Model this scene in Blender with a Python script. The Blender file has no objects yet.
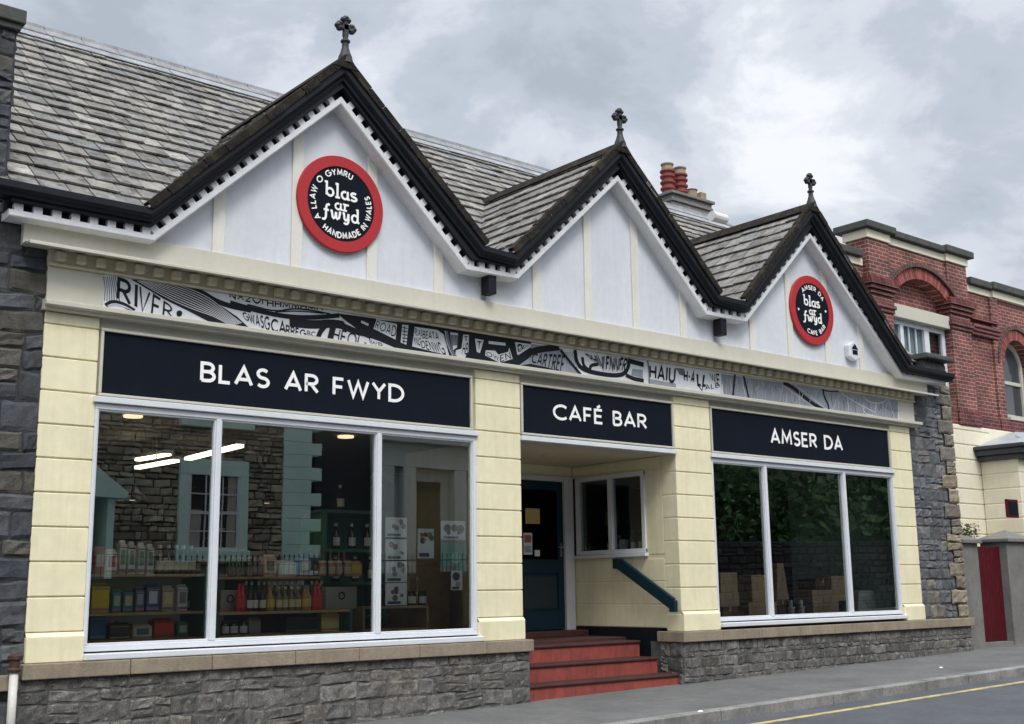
import bpy, math, random
from mathutils import Vector, Matrix
import numpy as np
rnd = random.Random(7)
PI = math.pi
scn = bpy.context.scene
COL = scn.collection
ORG = {}

# ------------------------------------------------------------------ camera
FPX = 1183.8
TH, PT, RO = 0.6956915, 0.1890570, -0.0136238
EYE = 1.19; CY = -9.9419
SL = 0.0175                       # the street climbs to the right
def gz(x, off=0.0): return SL * (x - 8.49) + off
_f = Vector((math.sin(TH)*math.cos(PT), math.cos(TH)*math.cos(PT), math.sin(PT)))
_r = Vector((math.cos(TH), -math.sin(TH), 0)); _u = _r.cross(_f)
_r2 = _r*math.cos(RO) + _u*math.sin(RO); _u2 = _r2.cross(_f)
def fp(u, v, y=0.0):
    """measure: point of the photograph on the upright plane at depth y (metres)"""
    d = _r2*((u-512)/FPX) + _u2*((362-v)/FPX) + _f
    d = d*((y-CY)/d.y)
    return d.x, d.z+EYE

# ------------------------------------------------------------------ materials
MATS = {}
def M(name, col, rough=.75, var=.12, scale=3.0, bump=.15, bscale=60.0, attr=False, metal=0.0,
      streak=0.0, speck=0.0, spec=.5, dirt=0.0, dirtcol=(.12,.11,.09), emit=None, estr=0.0, dscale=2.3, dlo=.52, dhi=.78):
    if name in MATS: return MATS[name]
    m = bpy.data.materials.new(name); m.use_nodes = True
    nt = m.node_tree; N = nt.nodes; L = nt.links
    b = N['Principled BSDF']; b.inputs['Roughness'].default_value = rough
    b.inputs['Metallic'].default_value = metal
    b.inputs['Specular IOR Level'].default_value = spec
    tc = N.new('ShaderNodeTexCoord')
    geo = N.new('ShaderNodeNewGeometry')
    pos = geo.outputs['Position']
    def noise(sc, det=5, rg=.6, vec=None, dist=0):
        n = N.new('ShaderNodeTexNoise'); n.inputs['Scale'].default_value = sc
        n.inputs['Detail'].default_value = det; n.inputs['Roughness'].default_value = rg
        n.inputs['Distortion'].default_value = dist
        L.new(vec if vec is not None else pos, n.inputs['Vector']); return n
    def mix(fac, a, bb, mode='MIX'):
        x = N.new('ShaderNodeMix'); x.data_type = 'RGBA'; x.blend_type = mode
        if hasattr(fac, 'links') or hasattr(fac, 'is_linked'): L.new(fac, x.inputs[0])
        else: x.inputs[0].default_value = fac
        for s, i in ((a, 6), (bb, 7)):
            if isinstance(s, tuple): x.inputs[i].default_value = s if len(s) == 4 else (*s, 1)
            else: L.new(s, x.inputs[i])
        return x.outputs[2]
    def ramp(src, a, b2, ca=(0,0,0,1), cb=(1,1,1,1)):
        r = N.new('ShaderNodeValToRGB'); L.new(src, r.inputs[0])
        r.color_ramp.elements[0].position = a; r.color_ramp.elements[1].position = b2
        r.color_ramp.elements[0].color = ca; r.color_ramp.elements[1].color = cb
        return r.outputs[0]
    if attr:
        at = N.new('ShaderNodeAttribute'); at.attribute_name = 'Col'
        base = mix(1.0, at.outputs['Color'], (*col, 1), 'MULTIPLY')
    else:
        rg = N.new('ShaderNodeRGB'); rg.outputs[0].default_value = (*col, 1); base = rg.outputs[0]
    if var:
        n1 = noise(scale, 6, .65)
        v = ramp(n1.outputs['Fac'], .3, .72, (1-var,)*3+(1,), (1+var,)*3+(1,))
        base = mix(1.0, base, v, 'MULTIPLY')
        n1b = noise(scale*9, 4, .6)
        v = ramp(n1b.outputs['Fac'], .3, .7, (1-var*.6,)*3+(1,), (1+var*.6,)*3+(1,))
        base = mix(1.0, base, v, 'MULTIPLY')
    if streak:
        mp = N.new('ShaderNodeMapping'); mp.inputs['Scale'].default_value = (14, 14, .9)
        L.new(pos, mp.inputs['Vector'])
        n2 = noise(1.0, 4, .6, mp.outputs[0])
        v = ramp(n2.outputs['Fac'], .45, .8)
        ml = N.new('ShaderNodeMath'); ml.operation = 'MULTIPLY'; ml.inputs[1].default_value = streak
        L.new(v, ml.inputs[0])
        base = mix(ml.outputs[0], base, (*dirtcol, 1))
    if dirt:
        n3 = noise(dscale, 8, .7, dist=.4)
        v = ramp(n3.outputs['Fac'], dlo, dhi)
        ml = N.new('ShaderNodeMath'); ml.operation = 'MULTIPLY'; ml.inputs[1].default_value = dirt
        L.new(v, ml.inputs[0])
        base = mix(ml.outputs[0], base, (*dirtcol, 1))
    if speck:
        n4 = noise(220, 2, .5)
        v = ramp(n4.outputs['Fac'], .35, .65, (1-speck,)*3+(1,), (1+speck,)*3+(1,))
        base = mix(1.0, base, v, 'MULTIPLY')
    L.new(base, b.inputs['Base Color'])
    if bump:
        nb = noise(bscale, 6, .65)
        bp = N.new('ShaderNodeBump'); bp.inputs['Strength'].default_value = bump
        bp.inputs['Distance'].default_value = .01
        L.new(nb.outputs['Fac'], bp.inputs['Height']); L.new(bp.outputs[0], b.inputs['Normal'])
    if emit:
        b.inputs['Emission Color'].default_value = (*emit, 1)
        b.inputs['Emission Strength'].default_value = estr
    MATS[name] = m; return m

def glass_mat(name, refl=1.6, base=.03, tint=(.86,.93,.9)):
    m = bpy.data.materials.new(name); m.use_nodes = True
    nt = m.node_tree; N = nt.nodes; L = nt.links; N.clear()
    out = N.new('ShaderNodeOutputMaterial'); mx = N.new('ShaderNodeMixShader')
    tr = N.new('ShaderNodeBsdfTransparent'); tr.inputs[0].default_value = (*tint, 1)
    gl = N.new('ShaderNodeBsdfGlossy'); gl.inputs['Roughness'].default_value = .0
    gl.inputs['Color'].default_value = (.93, 1, .97, 1)
    fr = N.new('ShaderNodeFresnel'); fr.inputs[0].default_value = 1.5
    ma = N.new('ShaderNodeMath'); ma.operation = 'MULTIPLY_ADD'
    ma.inputs[1].default_value = refl; ma.inputs[2].default_value = base; ma.use_clamp = True
    L.new(fr.outputs[0], ma.inputs[0]); L.new(ma.outputs[0], mx.inputs[0])
    L.new(tr.outputs[0], mx.inputs[1]); L.new(gl.outputs[0], mx.inputs[2])
    # faint waviness of old plate glass
    n = N.new('ShaderNodeTexNoise'); n.inputs['Scale'].default_value = 1.3
    g = N.new('ShaderNodeNewGeometry'); L.new(g.outputs['Position'], n.inputs['Vector'])
    bp = N.new('ShaderNodeBump'); bp.inputs['Strength'].default_value = .03; bp.inputs['Distance'].default_value = .012
    L.new(n.outputs['Fac'], bp.inputs['Height']); L.new(bp.outputs[0], gl.inputs['Normal'])
    L.new(mx.outputs[0], out.inputs[0]); MATS[name] = m; return m

def brick_mat(name, c1, c2, mortar, scale=1.0):
    m = bpy.data.materials.new(name); m.use_nodes = True
    nt = m.node_tree; N = nt.nodes; L = nt.links; b = N['Principled BSDF']
    b.inputs['Roughness'].default_value = .85
    g = N.new('ShaderNodeNewGeometry'); sp = N.new('ShaderNodeSeparateXYZ'); L.new(g.outputs['Position'], sp.inputs[0])
    ad = N.new('ShaderNodeMath'); L.new(sp.outputs[0], ad.inputs[0]); L.new(sp.outputs[1], ad.inputs[1])
    cb = N.new('ShaderNodeCombineXYZ'); L.new(ad.outputs[0], cb.inputs[0]); L.new(sp.outputs[2], cb.inputs[1])
    bt = N.new('ShaderNodeTexBrick'); L.new(cb.outputs[0], bt.inputs['Vector'])
    bt.inputs['Scale'].default_value = 1.0
    bt.inputs['Brick Width'].default_value = .235*scale; bt.inputs['Row Height'].default_value = .082*scale
    bt.inputs['Mortar Size'].default_value = .008; bt.inputs['Mortar Smooth'].default_value = .2
    bt.inputs['Bias'].default_value = -.1
    bt.inputs['Color1'].default_value = (*c1, 1); bt.inputs['Color2'].default_value = (*c2, 1)
    bt.inputs['Mortar'].default_value = (*mortar, 1)
    n = N.new('ShaderNodeTexNoise'); n.inputs['Scale'].default_value = 1.7; n.inputs['Detail'].default_value = 8
    L.new(g.outputs['Position'], n.inputs['Vector'])
    r = N.new('ShaderNodeValToRGB'); L.new(n.outputs['Fac'], r.inputs[0])
    r.color_ramp.elements[0].position = .3; r.color_ramp.elements[0].color = (.55, .5, .5, 1)
    r.color_ramp.elements[1].position = .65; r.color_ramp.elements[1].color = (1.25, 1.2, 1.2, 1)
    mx = N.new('ShaderNodeMix'); mx.data_type = 'RGBA'; mx.blend_type = 'MULTIPLY'; mx.inputs[0].default_value = 1
    L.new(bt.outputs['Color'], mx.inputs[6]); L.new(r.outputs[0], mx.inputs[7])
    L.new(mx.outputs[2], b.inputs['Base Color'])
    bp = N.new('ShaderNodeBump'); bp.inputs['Strength'].default_value = .5; bp.inputs['Distance'].default_value = .01; bp.invert = True
    L.new(bt.outputs['Fac'], bp.inputs['Height']); L.new(bp.outputs[0], b.inputs['Normal'])
    MATS[name] = m; return m

YEL = M('yellow_paint', (.79,.73,.505), .65, .07, 1.2, .2, 70, streak=.22, dirt=.16, dirtcol=(.42,.36,.22))
CRM = M('cream_paint', (.53,.51,.435), .55, .05, 2, .1, 80, streak=.12, dirt=.10, dirtcol=(.35,.31,.23))
CRMD = M('dentil_cream_paint', (.60,.545,.41), .6, .10, 4, .1, 80, dirt=.35, dirtcol=(.26,.22,.14))
WHT = M('white_gloss_paint', (.66,.68,.72), .4, .05, 3, .06, 70, dirt=.12, dirtcol=(.42,.42,.42))
BRG = M('white_eaves_paint', (.68,.69,.71), .55, .08, 3, .1, 60, dirt=.30, dirtcol=(.40,.38,.36))
PNL = M('white_render_panel', (.62,.64,.69), .8, .07, 1.3, .25, 50, streak=.22, dirt=.18, dirtcol=(.42,.44,.48))
BAT = M('batten_paint', (.68,.67,.62), .6, .06, 3, .1, 60, streak=.25, dirt=.15, dirtcol=(.5,.45,.33))
BLK = M('black_gloss_paint', (.008,.010,.015), .55, spec=.22, var=.2, scale=3, bump=.2, bscale=40, dirt=.3, dirtcol=(.022,.024,.026)) if 1 else M('x', (.012,.014,.020), .45, .2, 3, .2, 40, dirt=.3, dirtcol=(.03,.033,.035))
BLKW = M('weathered_dark_verge', (.024,.021,.018), .95, .5, 8, .8, 30, dirt=.8, dirtcol=(.085,.07,.04), spec=.12, dscale=6)
SGN = M('sign_navy_black', (.007,.010,.017), .7, .12, 2, .03, 60, spec=.08)
LET = M('white_letter', (.90,.90,.89), .5, .03, 5, 0)
RED = M('sign_red', (.40,.028,.035), .55, .06, 4, .03, 60, spec=.25)
SLT = M('roof_slate', (.92,.90,.87), .8, .34, 6, .9, 30, attr=True, dirt=.85, dirtcol=(.05,.045,.038), speck=.25, spec=.25, dscale=6.5, dlo=.50, dhi=.66)
STN = M('rubble_stone', (1,1,1), .92, .38, 8, 1.0, 22, attr=True, speck=.2, dirt=.5, dirtcol=(.055,.053,.05))
PLN = M('plinth_rubble', (.60,.59,.58), .95, .55, 11, 1.0, 24, attr=True, speck=.4, dirt=.85, dirtcol=(.33,.325,.31), dscale=17, dlo=.57, dhi=.68)
MOR = M('mortar', (.10,.10,.10), .95, .25, 8, .8, 50)
MORD = M('dark_mortar', (.035,.038,.045), .95, .25, 8, .8, 50)
LDG = M('sandstone_ledge', (.27,.225,.165), .85, .2, 4, .5, 50, dirt=.5, dirtcol=(.10,.085,.07), streak=.3)
ASP = M('pavement_asphalt', (.14,.139,.139), .92, .22, 1.3, .9, 120, speck=.55, dirt=.6, dirtcol=(.08,.08,.083), dscale=1.6, dlo=.45)
ROA = M('road_asphalt', (.088,.094,.106), .88, .2, 1.1, .9, 110, speck=.5, dirt=.5, dirtcol=(.055,.057,.062), dscale=1.4, dlo=.45)
KRB = M('kerb_stone', (.23,.225,.215), .9, .3, 4, .6, 50, speck=.3, dirt=.7, dirtcol=(.11,.11,.11))
YLN = M('yellow_road_paint', (.50,.41,.19), .8, .2, 9, .3, 90, dirt=.85, dirtcol=(.17,.155,.12), speck=.3, dscale=7, dlo=.46, dhi=.66)
EAR = M('ground_surface', (.10,.10,.095), .95, .2, .3, .3, 20)
TIL = M('red_quarry_tile', (1,1,1), .65, .22, 6, .3, 60, attr=True, dirt=.65, dirtcol=(.10,.03,.025), dscale=5, streak=.5)
TILN = M('dark_step_nosing', (.055,.020,.018), .6, .3, 6, .3, 60, dirt=.4, dirtcol=(.04,.02,.018))
DOR = M('teal_door_paint', (.004,.032,.052), .45, .08, 2, .04, 50, spec=.3)
RAI = M('teal_rail_paint', (.004,.024,.038), .5, .1, 4, .1, 60, spec=.25)
LEA = M('lead_ridge', (.36,.39,.42), .6, .2, 4, .3, 30, dirt=.3, dirtcol=(.20,.20,.20))
IRN = M('cast_iron_black', (.02,.021,.023), .6, .3, 8, .4, 40)
BRKF = brick_mat('red_brick', (.22,.062,.05), (.12,.042,.038), (.34,.27,.24))
BRKD = brick_mat('dark_red_brick', (.15,.028,.030), (.10,.022,.024), (.20,.15,.14))
BRV = M('arch_brick', (1,1,1), .85, .2, 9, .5, 40, attr=True)
CRB = M('cream_stucco', (.78,.73,.58), .65, .06, 2, .12, 60, streak=.12, dirtcol=(.45,.40,.28))
COP = M('dark_coping', (.06,.062,.058), .85, .3, 4, .4, 30, dirt=.4, dirtcol=(.12,.11,.08))
GATE = M('dark_red_gate', (.075,.006,.011), .65, .2, 4, .2, 50, spec=.15)
CEM = M('cement_render', (.17,.165,.155), .9, .22, 3, .6, 60, dirt=.5, dirtcol=(.085,.08,.075), speck=.12)
POT = M('terracotta_pot', (.20,.038,.032), .7, .2, 9, .2, 40, dirt=.2, dirtcol=(.15,.05,.04))
BUF = M('buff_clay', (.27,.20,.14), .8, .2, 9, .2, 40)
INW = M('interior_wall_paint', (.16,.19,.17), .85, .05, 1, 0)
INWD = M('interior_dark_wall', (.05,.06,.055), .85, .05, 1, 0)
INF = M('interior_floor', (.10,.08,.06), .6, .1, 3, 0)
CEI = M('interior_ceiling', (.34,.34,.33), .9, .03, 3, 0)
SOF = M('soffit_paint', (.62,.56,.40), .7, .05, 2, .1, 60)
WOO = M('shelf_wood', (.50,.35,.19), .6, .2, 8, .1, 60)
GRN = M('green_shelf_paint', (.05,.20,.13), .5, .08, 3, 0)
CRD = M('cardboard', (.72,.53,.33), .85, .1, 8, .1, 60)
GLS = glass_mat('window_glass', 2.1, .165, (.97,.99,.98))
GLD = glass_mat('dim_glass', .10, .0, (.5,.55,.55))
TEALP = M('pale_teal_paint', (.60,.80,.74), .7, .08, 2, .05, 40)
LAMPM = M('lit_tube', (.9,.85,.7), .5, 0, 1, 0, emit=(1.0,.80,.50), estr=4.0)
LAMPD = M('lit_downlight', (.9,.85,.7), .5, 0, 1, 0, emit=(1.0,.75,.45), estr=1.2)

# ------------------------------------------------------------------ mesh builder
class MB:
    def __init__(s): s.v = []; s.f = []; s.c = []
    def add(s, vs, fs, col=None):
        o = len(s.v); s.v += [tuple(p) for p in vs]
        for f in fs: s.f.append([o+i for i in f]); s.c.append(col or (1,1,1))
        return s
    def box(s, x0, x1, y0, y1, z0, z1, col=None):
        vs = [(x0,y0,z0),(x1,y0,z0),(x1,y1,z0),(x0,y1,z0),(x0,y0,z1),(x1,y0,z1),(x1,y1,z1),(x0,y1,z1)]
        return s.add(vs, [(0,3,2,1),(4,5,6,7),(0,1,5,4),(1,2,6,5),(2,3,7,6),(3,0,4,7)], col)
    def obox(s, c, ax, ay, az, col=None):
        """oriented box: centre and three half-axis vectors"""
        c, ax, ay, az = map(Vector, (c, ax, ay, az)); vs = []
        for k in (-1, 1):
            for (i, j) in ((-1,-1),(1,-1),(1,1),(-1,1)): vs.append(c+ax*i+ay*j+az*k)
        return s.add(vs, [(0,3,2,1),(4,5,6,7),(0,1,5,4),(1,2,6,5),(2,3,7,6),(3,0,4,7)], col)
    def prism(s, poly, y0, y1, col=None):
        """polygon in (x,z), anticlockwise seen from -y, pushed from y0 (front) to y1 (back)"""
        a = sum(poly[i][0]*poly[(i+1)%len(poly)][1]-poly[(i+1)%len(poly)][0]*poly[i][1] for i in range(len(poly)))
        if a < 0: poly = poly[::-1]
        n = len(poly)
        vs = [(x, y0, z) for x, z in poly]+[(x, y1, z) for x, z in poly]
        fs = [tuple(range(n)), tuple(range(2*n-1, n-1, -1))]+[((i+1)%n, i, n+i, n+(i+1)%n) for i in range(n)]
        return s.add(vs, fs, col)
    def tube(s, pts, r, n=10, col=None):
        pts = [Vector(p) for p in pts]; rs = r if isinstance(r, (list, tuple)) else [r]*len(pts)
        vs = []; fs = []
        for i, p in enumerate(pts):
            d = (pts[min(i+1, len(pts)-1)]-pts[max(i-1, 0)]).normalized()
            a = d.cross(Vector((0,0,1)) if abs(d.z) < .9 else Vector((1,0,0))).normalized(); b = d.cross(a)
            for k in range(n):
                t = 2*PI*k/n; vs.append(p+(a*math.cos(t)+b*math.sin(t))*rs[i])
        for i in range(len(pts)-1):
            for k in range(n):
                k2 = (k+1)%n; fs.append((i*n+k, i*n+k2, (i+1)*n+k2, (i+1)*n+k))
        fs.append(tuple(range(n))[::-1]); fs.append(tuple((len(pts)-1)*n+k for k in range(n)))
        return s.add(vs, fs, col)
    def lathe(s, prof, c, n=14, col=None, cap=True):
        """profile [(r,z)] bottom to top round a vertical axis at c"""
        vs = []; fs = []; cx, cy, cz = c
        for r, z in prof:
            for k in range(n):
                t = 2*PI*k/n; vs.append((cx+r*math.cos(t), cy+r*math.sin(t), cz+z))
        for i in range(len(prof)-1):
            for k in range(n):
                k2 = (k+1)%n; fs.append((i*n+k, i*n+k2, (i+1)*n+k2, (i+1)*n+k))
        if cap: fs.append(tuple(range(n))[::-1]); fs.append(tuple((len(prof)-1)*n+k for k in range(n)))
        return s.add(vs, fs, col)
    def build(s, name, mat, parent=None, org=None, bevel=0, smooth=False, seg=2):
        if org is None:
            if parent is not None: org = ORG[parent.name]
            else:
                xs = [p[0] for p in s.v]; ys = [p[1] for p in s.v]; zs = [p[2] for p in s.v]
                org = ((min(xs)+max(xs))/2, (min(ys)+max(ys))/2, min(zs))
        me = bpy.data.meshes.new(name)
        me.from_pydata([(x-org[0], y-org[1], z-org[2]) for x, y, z in s.v], [], s.f)
        at = me.attributes.new('Col', 'FLOAT_COLOR', 'FACE')
        at.data.foreach_set('color', np.array([(*c[:3], 1) for c in s.c], dtype=np.float32).ravel())
        me.materials.append(mat)
        if smooth: me.polygons.foreach_set('use_smooth', [True]*len(me.polygons))
        me.update()
        o = bpy.data.objects.new(name, me); COL.objects.link(o)
        if parent is not None: o.parent = parent
        else: o.location = org
        ORG[o.name] = tuple(org)
        if bevel:
            b = o.modifiers.new('Bevel', 'BEVEL'); b.width = bevel; b.segments = seg
            b.limit_method = 'ANGLE'; b.angle_limit = math.radians(40)
        return o

def tag(o, label=None, cat=None, group=None, kind=None):
    if label: o['label'] = label
    if cat: o['category'] = cat
    if group: o['group'] = group
    if kind: o['kind'] = kind
    return o
def thing(name, loc, label, cat, group=None):
    o = bpy.data.objects.new(name, None); COL.objects.link(o); o.location = loc
    o.empty_display_size = .1; ORG[o.name] = tuple(loc); return tag(o, label, cat, group)
def copy_tree(o, parent=None, loc=None, label=None):
    c = o.copy(); COL.objects.link(c)
    if parent is not None: c.parent = parent
    if loc is not None: c.location = loc
    if label: c['label'] = label
    for ch in [x for x in bpy.data.objects if x.parent == o]: copy_tree(ch, c)
    return c

# ------------------------------------------------------------------ stone walling
GREYS = [(.19,.185,.18),(.23,.225,.215),(.16,.158,.155),(.26,.25,.235),(.21,.20,.19),(.15,.148,.145),(.23,.21,.185)]
DARKS = [(.052,.056,.066),(.066,.070,.078),(.042,.047,.057),(.080,.082,.086),(.085,.078,.066),(.056,.060,.068)]
def stones(mb, s0, s1, t0, t1, tf, cols, hr=(.1,.2), wr=(.2,.45), out=.02, gap=.010, n=(5,4), rg=None, zoff=None, rough=.55):
    """coursed rubble: tf(s, t, outward) -> world point"""
    rg = rg or rnd; t = t0
    while t < t1-.02:
        h = rg.uniform(*hr)
        if t+h > t1-.06: h = t1-t
        s = s0+0.0
        while s < s1-.01:
            w = rg.uniform(*wr)
            if s+w > s1-.08: w = s1-s
            parts = [(t, h)]
            if h > .16 and rg.random() < .22:
                k = rg.uniform(.4, .6)*h; parts = [(t, k), (t+k, h-k)]
            for (tt, hh) in parts:
                c = rg.choice(cols); k = rg.uniform(.78, 1.2); c = tuple(x*k for x in c)
                nx, nz = n; vs = []; fs = []; pro = rg.uniform(.5, 1.2)*out
                js = [rg.uniform(-.035, .035) for _ in range(4)]
                for j in range(nz+1):
                    for i in range(nx+1):
                        e = i in (0, nx) or j in (0, nz)
                        fs_ = i/nx; ft = j/nz
                        if 0 < i < nx: fs_ = (i-.5)/(nx-1)*.0 + (0.07+(i-1)/(max(1, nx-2))*.86 if nx > 2 else .5)
                        if 0 < j < nz: ft = 0.14+(j-1)/(max(1, nz-2))*.72 if nz > 2 else .5
                        ps = s+gap/2+fs_*(w-gap); pt_ = tt+gap/2+ft*(hh-gap)
                        if e:
                            ps += rg.uniform(-.006, .006); pt_ += rg.uniform(-.009, .009); o = 0.0
                        else: o = pro*(1+rg.uniform(-rough, rough))
                        pt_ += js[0]*(fs_-.5)
                        vs.append(tf(ps, pt_, o))
                for j in range(nz):
                    for i in range(nx):
                        a = j*(nx+1)+i; fs.append((a, a+1, a+nx+2, a+nx+1))
                mb.add(vs, fs, c)
            s += w
        t += h
def front(y): return lambda s, t, o: (s, y-o, t)

# ------------------------------------------------------------------ slates
def slates(mb, o, u, vdir, L, H, ew=.28, eh=.27, cols=None, inset=None, rg=None):
    """o eaves corner, u unit along eaves, vdir unit up slope"""
    rg = rg or rnd; o = Vector(o); u = Vector(u).normalized(); vdir = Vector(vdir).normalized(); nrm = u.cross(vdir).normalized()
    if nrm.z < 0: nrm = -nrm
    rows = int(math.ceil(H/eh)); cols = cols or [(.23,.225,.218),(.25,.245,.236),(.21,.208,.205),(.27,.262,.248),(.24,.232,.215),(.22,.222,.226),(.29,.285,.27)]
    for r in range(rows):
        s = -(rg.random()*ew); t = r*eh
        while s < L:
            w = ew*rg.uniform(.72, 1.25); a, b = max(s, 0), min(s+w-.012, L)
            s += w
            if b-a < .03: continue
            t0 = t+rg.uniform(-.016, .016); t1 = min(t+eh*1.25, H)
            c = rg.choice(cols); k = rg.uniform(.76, 1.14)*(1.25 if rg.random() < .03 else 1); c = tuple(x*k for x in c)
            j = rg.uniform(-.010, .010); up0 = .034+rg.uniform(0, .012); up1 = .006
            p = [o+u*a+vdir*(t0+j), o+u*b+vdir*(t0-j), o+u*b+vdir*t1, o+u*a+vdir*t1]
            top = [p[0]+nrm*up0, p[1]+nrm*(up0+rg.uniform(-.003,.003)), p[2]+nrm*up1, p[3]+nrm*up1]
            bot = [p[0]+nrm*(up0-.020), p[1]+nrm*(up0-.020), p[2]+nrm*(up1-.006), p[3]+nrm*(up1-.006)]
            mb.add(top+bot, [(0,1,2,3),(4,7,6,5),(0,4,5,1),(1,5,6,2),(3,2,6,7),(0,3,7,4)], c)

# ------------------------------------------------------------------ stroke lettering
def arc(cx, cy, rx, ry, a0, a1, n=12):
    return [(cx+rx*math.cos(math.radians(a0+(a1-a0)*i/n)), cy+ry*math.sin(math.radians(a0+(a1-a0)*i/n))) for i in range(n+1)]
G = {
 'A': (.74, [[(0,0),(.37,1),(.74,0)], [(.13,.30),(.61,.30)]]),
 'B': (.55, [[(0,0),(0,1),(.26,1)]+arc(.26,.76,.24,.24,90,-90,8)+[(0,.52)], [(.0,.52),(.28,.52)]+arc(.28,.26,.27,.26,90,-90,8)+[(0,0)]]),
 'C': (.80, [arc(.5,.5,.5,.5,48,312,20)]),
 'D': (.74, [[(0,0),(0,1),(.24,1)]+arc(.24,.5,.5,.5,90,-90,16)+[(0,0)]]),
 'E': (.50, [[(.50,1),(0,1),(0,0),(.50,0)], [(0,.52),(.44,.52)]]),
 'F': (.48, [[(.48,1),(0,1),(0,0)], [(0,.50),(.42,.50)]]),
 'G': (.90, [arc(.5,.5,.5,.5,48,360,22)[:-1]+[(1.0,.5),(.58,.5)]]),
 'H': (.66, [[(0,0),(0,1)], [(.66,0),(.66,1)], [(0,.5),(.66,.5)]]),
 'I': (.02, [[(0,0),(0,1)]]),
 'J': (.4, [[(.4,1),(.4,.2)]+arc(.2,.2,.2,.2,0,-160,8)]),
 'K': (.6, [[(0,0),(0,1)], [(.58,1),(0,.42)], [(.18,.58),(.6,0)]]),
 'L': (.44, [[(0,1),(0,0),(.44,0)]]),
 'M': (.84, [[(0,0),(.08,1),(.42,.25),(.76,1),(.84,0)]]),
 'N': (.68, [[(0,0),(0,1),(.68,0),(.68,1)]]),
 'O': (1.0, [arc(.5,.5,.5,.5,90,450,24)]),
 'P': (.54, [[(0,0),(0,1),(.27,1)]+arc(.27,.73,.27,.27,90,-90,8)+[(0,.46)]]),
 'R': (.58, [[(0,0),(0,1),(.28,1)]+arc(.28,.74,.26,.26,90,-90,8)+[(0,.48)], [(.24,.48),(.58,0)]]),
 'S': (.52, [arc(.26,.755,.235,.245,35,270,10)+arc(.26,.255,.26,.255,90,-145,10)[1:]]),
 'T': (.6, [[(0,1),(.6,1)], [(.3,1),(.3,0)]]),
 'U': (.64, [[(0,1),(0,.32)]+arc(.32,.32,.32,.32,180,360,10)+[(.64,1)]]),
 'V': (.7, [[(0,1),(.35,0),(.7,1)]]),
 'W': (1.04, [[(0,1),(.26,0),(.52,.92),(.78,0),(1.04,1)]]),
 'X': (.6, [[(0,0),(.6,1)], [(0,1),(.6,0)]]),
 'Y': (.66, [[(0,1),(.33,.48),(.66,1)], [(.33,.48),(.33,0)]]),
 'Z': (.6, [[(0,1),(.6,1),(0,0),(.6,0)]]),
 '.': (.02, [[(0,0),(0,.04)]]), '-': (.3, [[(0,.5),(.3,.5)]]), ' ': (.30, []),
}
G['\u00c9'] = (.50, G['E'][1]+[[(.16,1.16),(.36,1.34)]])
# lower case, heavy slab-serif (x height .58)
X = .58
LC = {
 'l': (.30, [[(-.02,.97),(.12,.97),(.12,.02)], [(-.02,.02),(.28,.02)]]),
 'b': (.60, [[(-.04,.97),(.10,.97),(.10,.04)], arc(.32,.29,.22,.27,150,-170,14)]),
 'a': (.52, [arc(.22,.27,.21,.26,70,330,14), [(.42,X),(.42,.10),(.46,.02),(.56,.04)]]),
 's': (.42, [arc(.21,.43,.17,.13,30,260,8)+arc(.20,.15,.20,.14,80,-150,8)[1:]]),
 'r': (.42, [[(-.02,X-.03),(.12,X-.03),(.12,.02)], [(-.02,.02),(.28,.02)], [(.12,.36),(.22,.53),(.32,.56),(.42,.50)]]),
 'f': (.36, [[(.40,.90),(.32,.97),(.22,.92),(.17,.78),(.14,.0),(.06,-.16),(-.06,-.18),(-.10,-.10)], [(-.02,X-.04),(.34,X-.04)]]),
 'w': (.78, [[(-.02,X-.03),(.08,X-.04),(.14,.10),(.22,.02),(.32,.10),(.40,X-.06)], [(.40,X-.06),(.42,.10),(.50,.02),(.62,.12),(.70,X-.05),(.62,X)]]),
 'y': (.52, [[(-.02,X-.03),(.08,X-.04),(.12,.14),(.22,.04),(.36,.14),(.42,X-.02)], [(.42,X-.02),(.42,.0),(.34,-.18),(.20,-.22),(.08,-.16)]]),
 'd': (.60, [[(.34,.97),(.46,.97),(.46,.08),(.58,.02)], arc(.24,.29,.22,.27,30,350,14)]),
 ' ': (.3, []),
}
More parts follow.
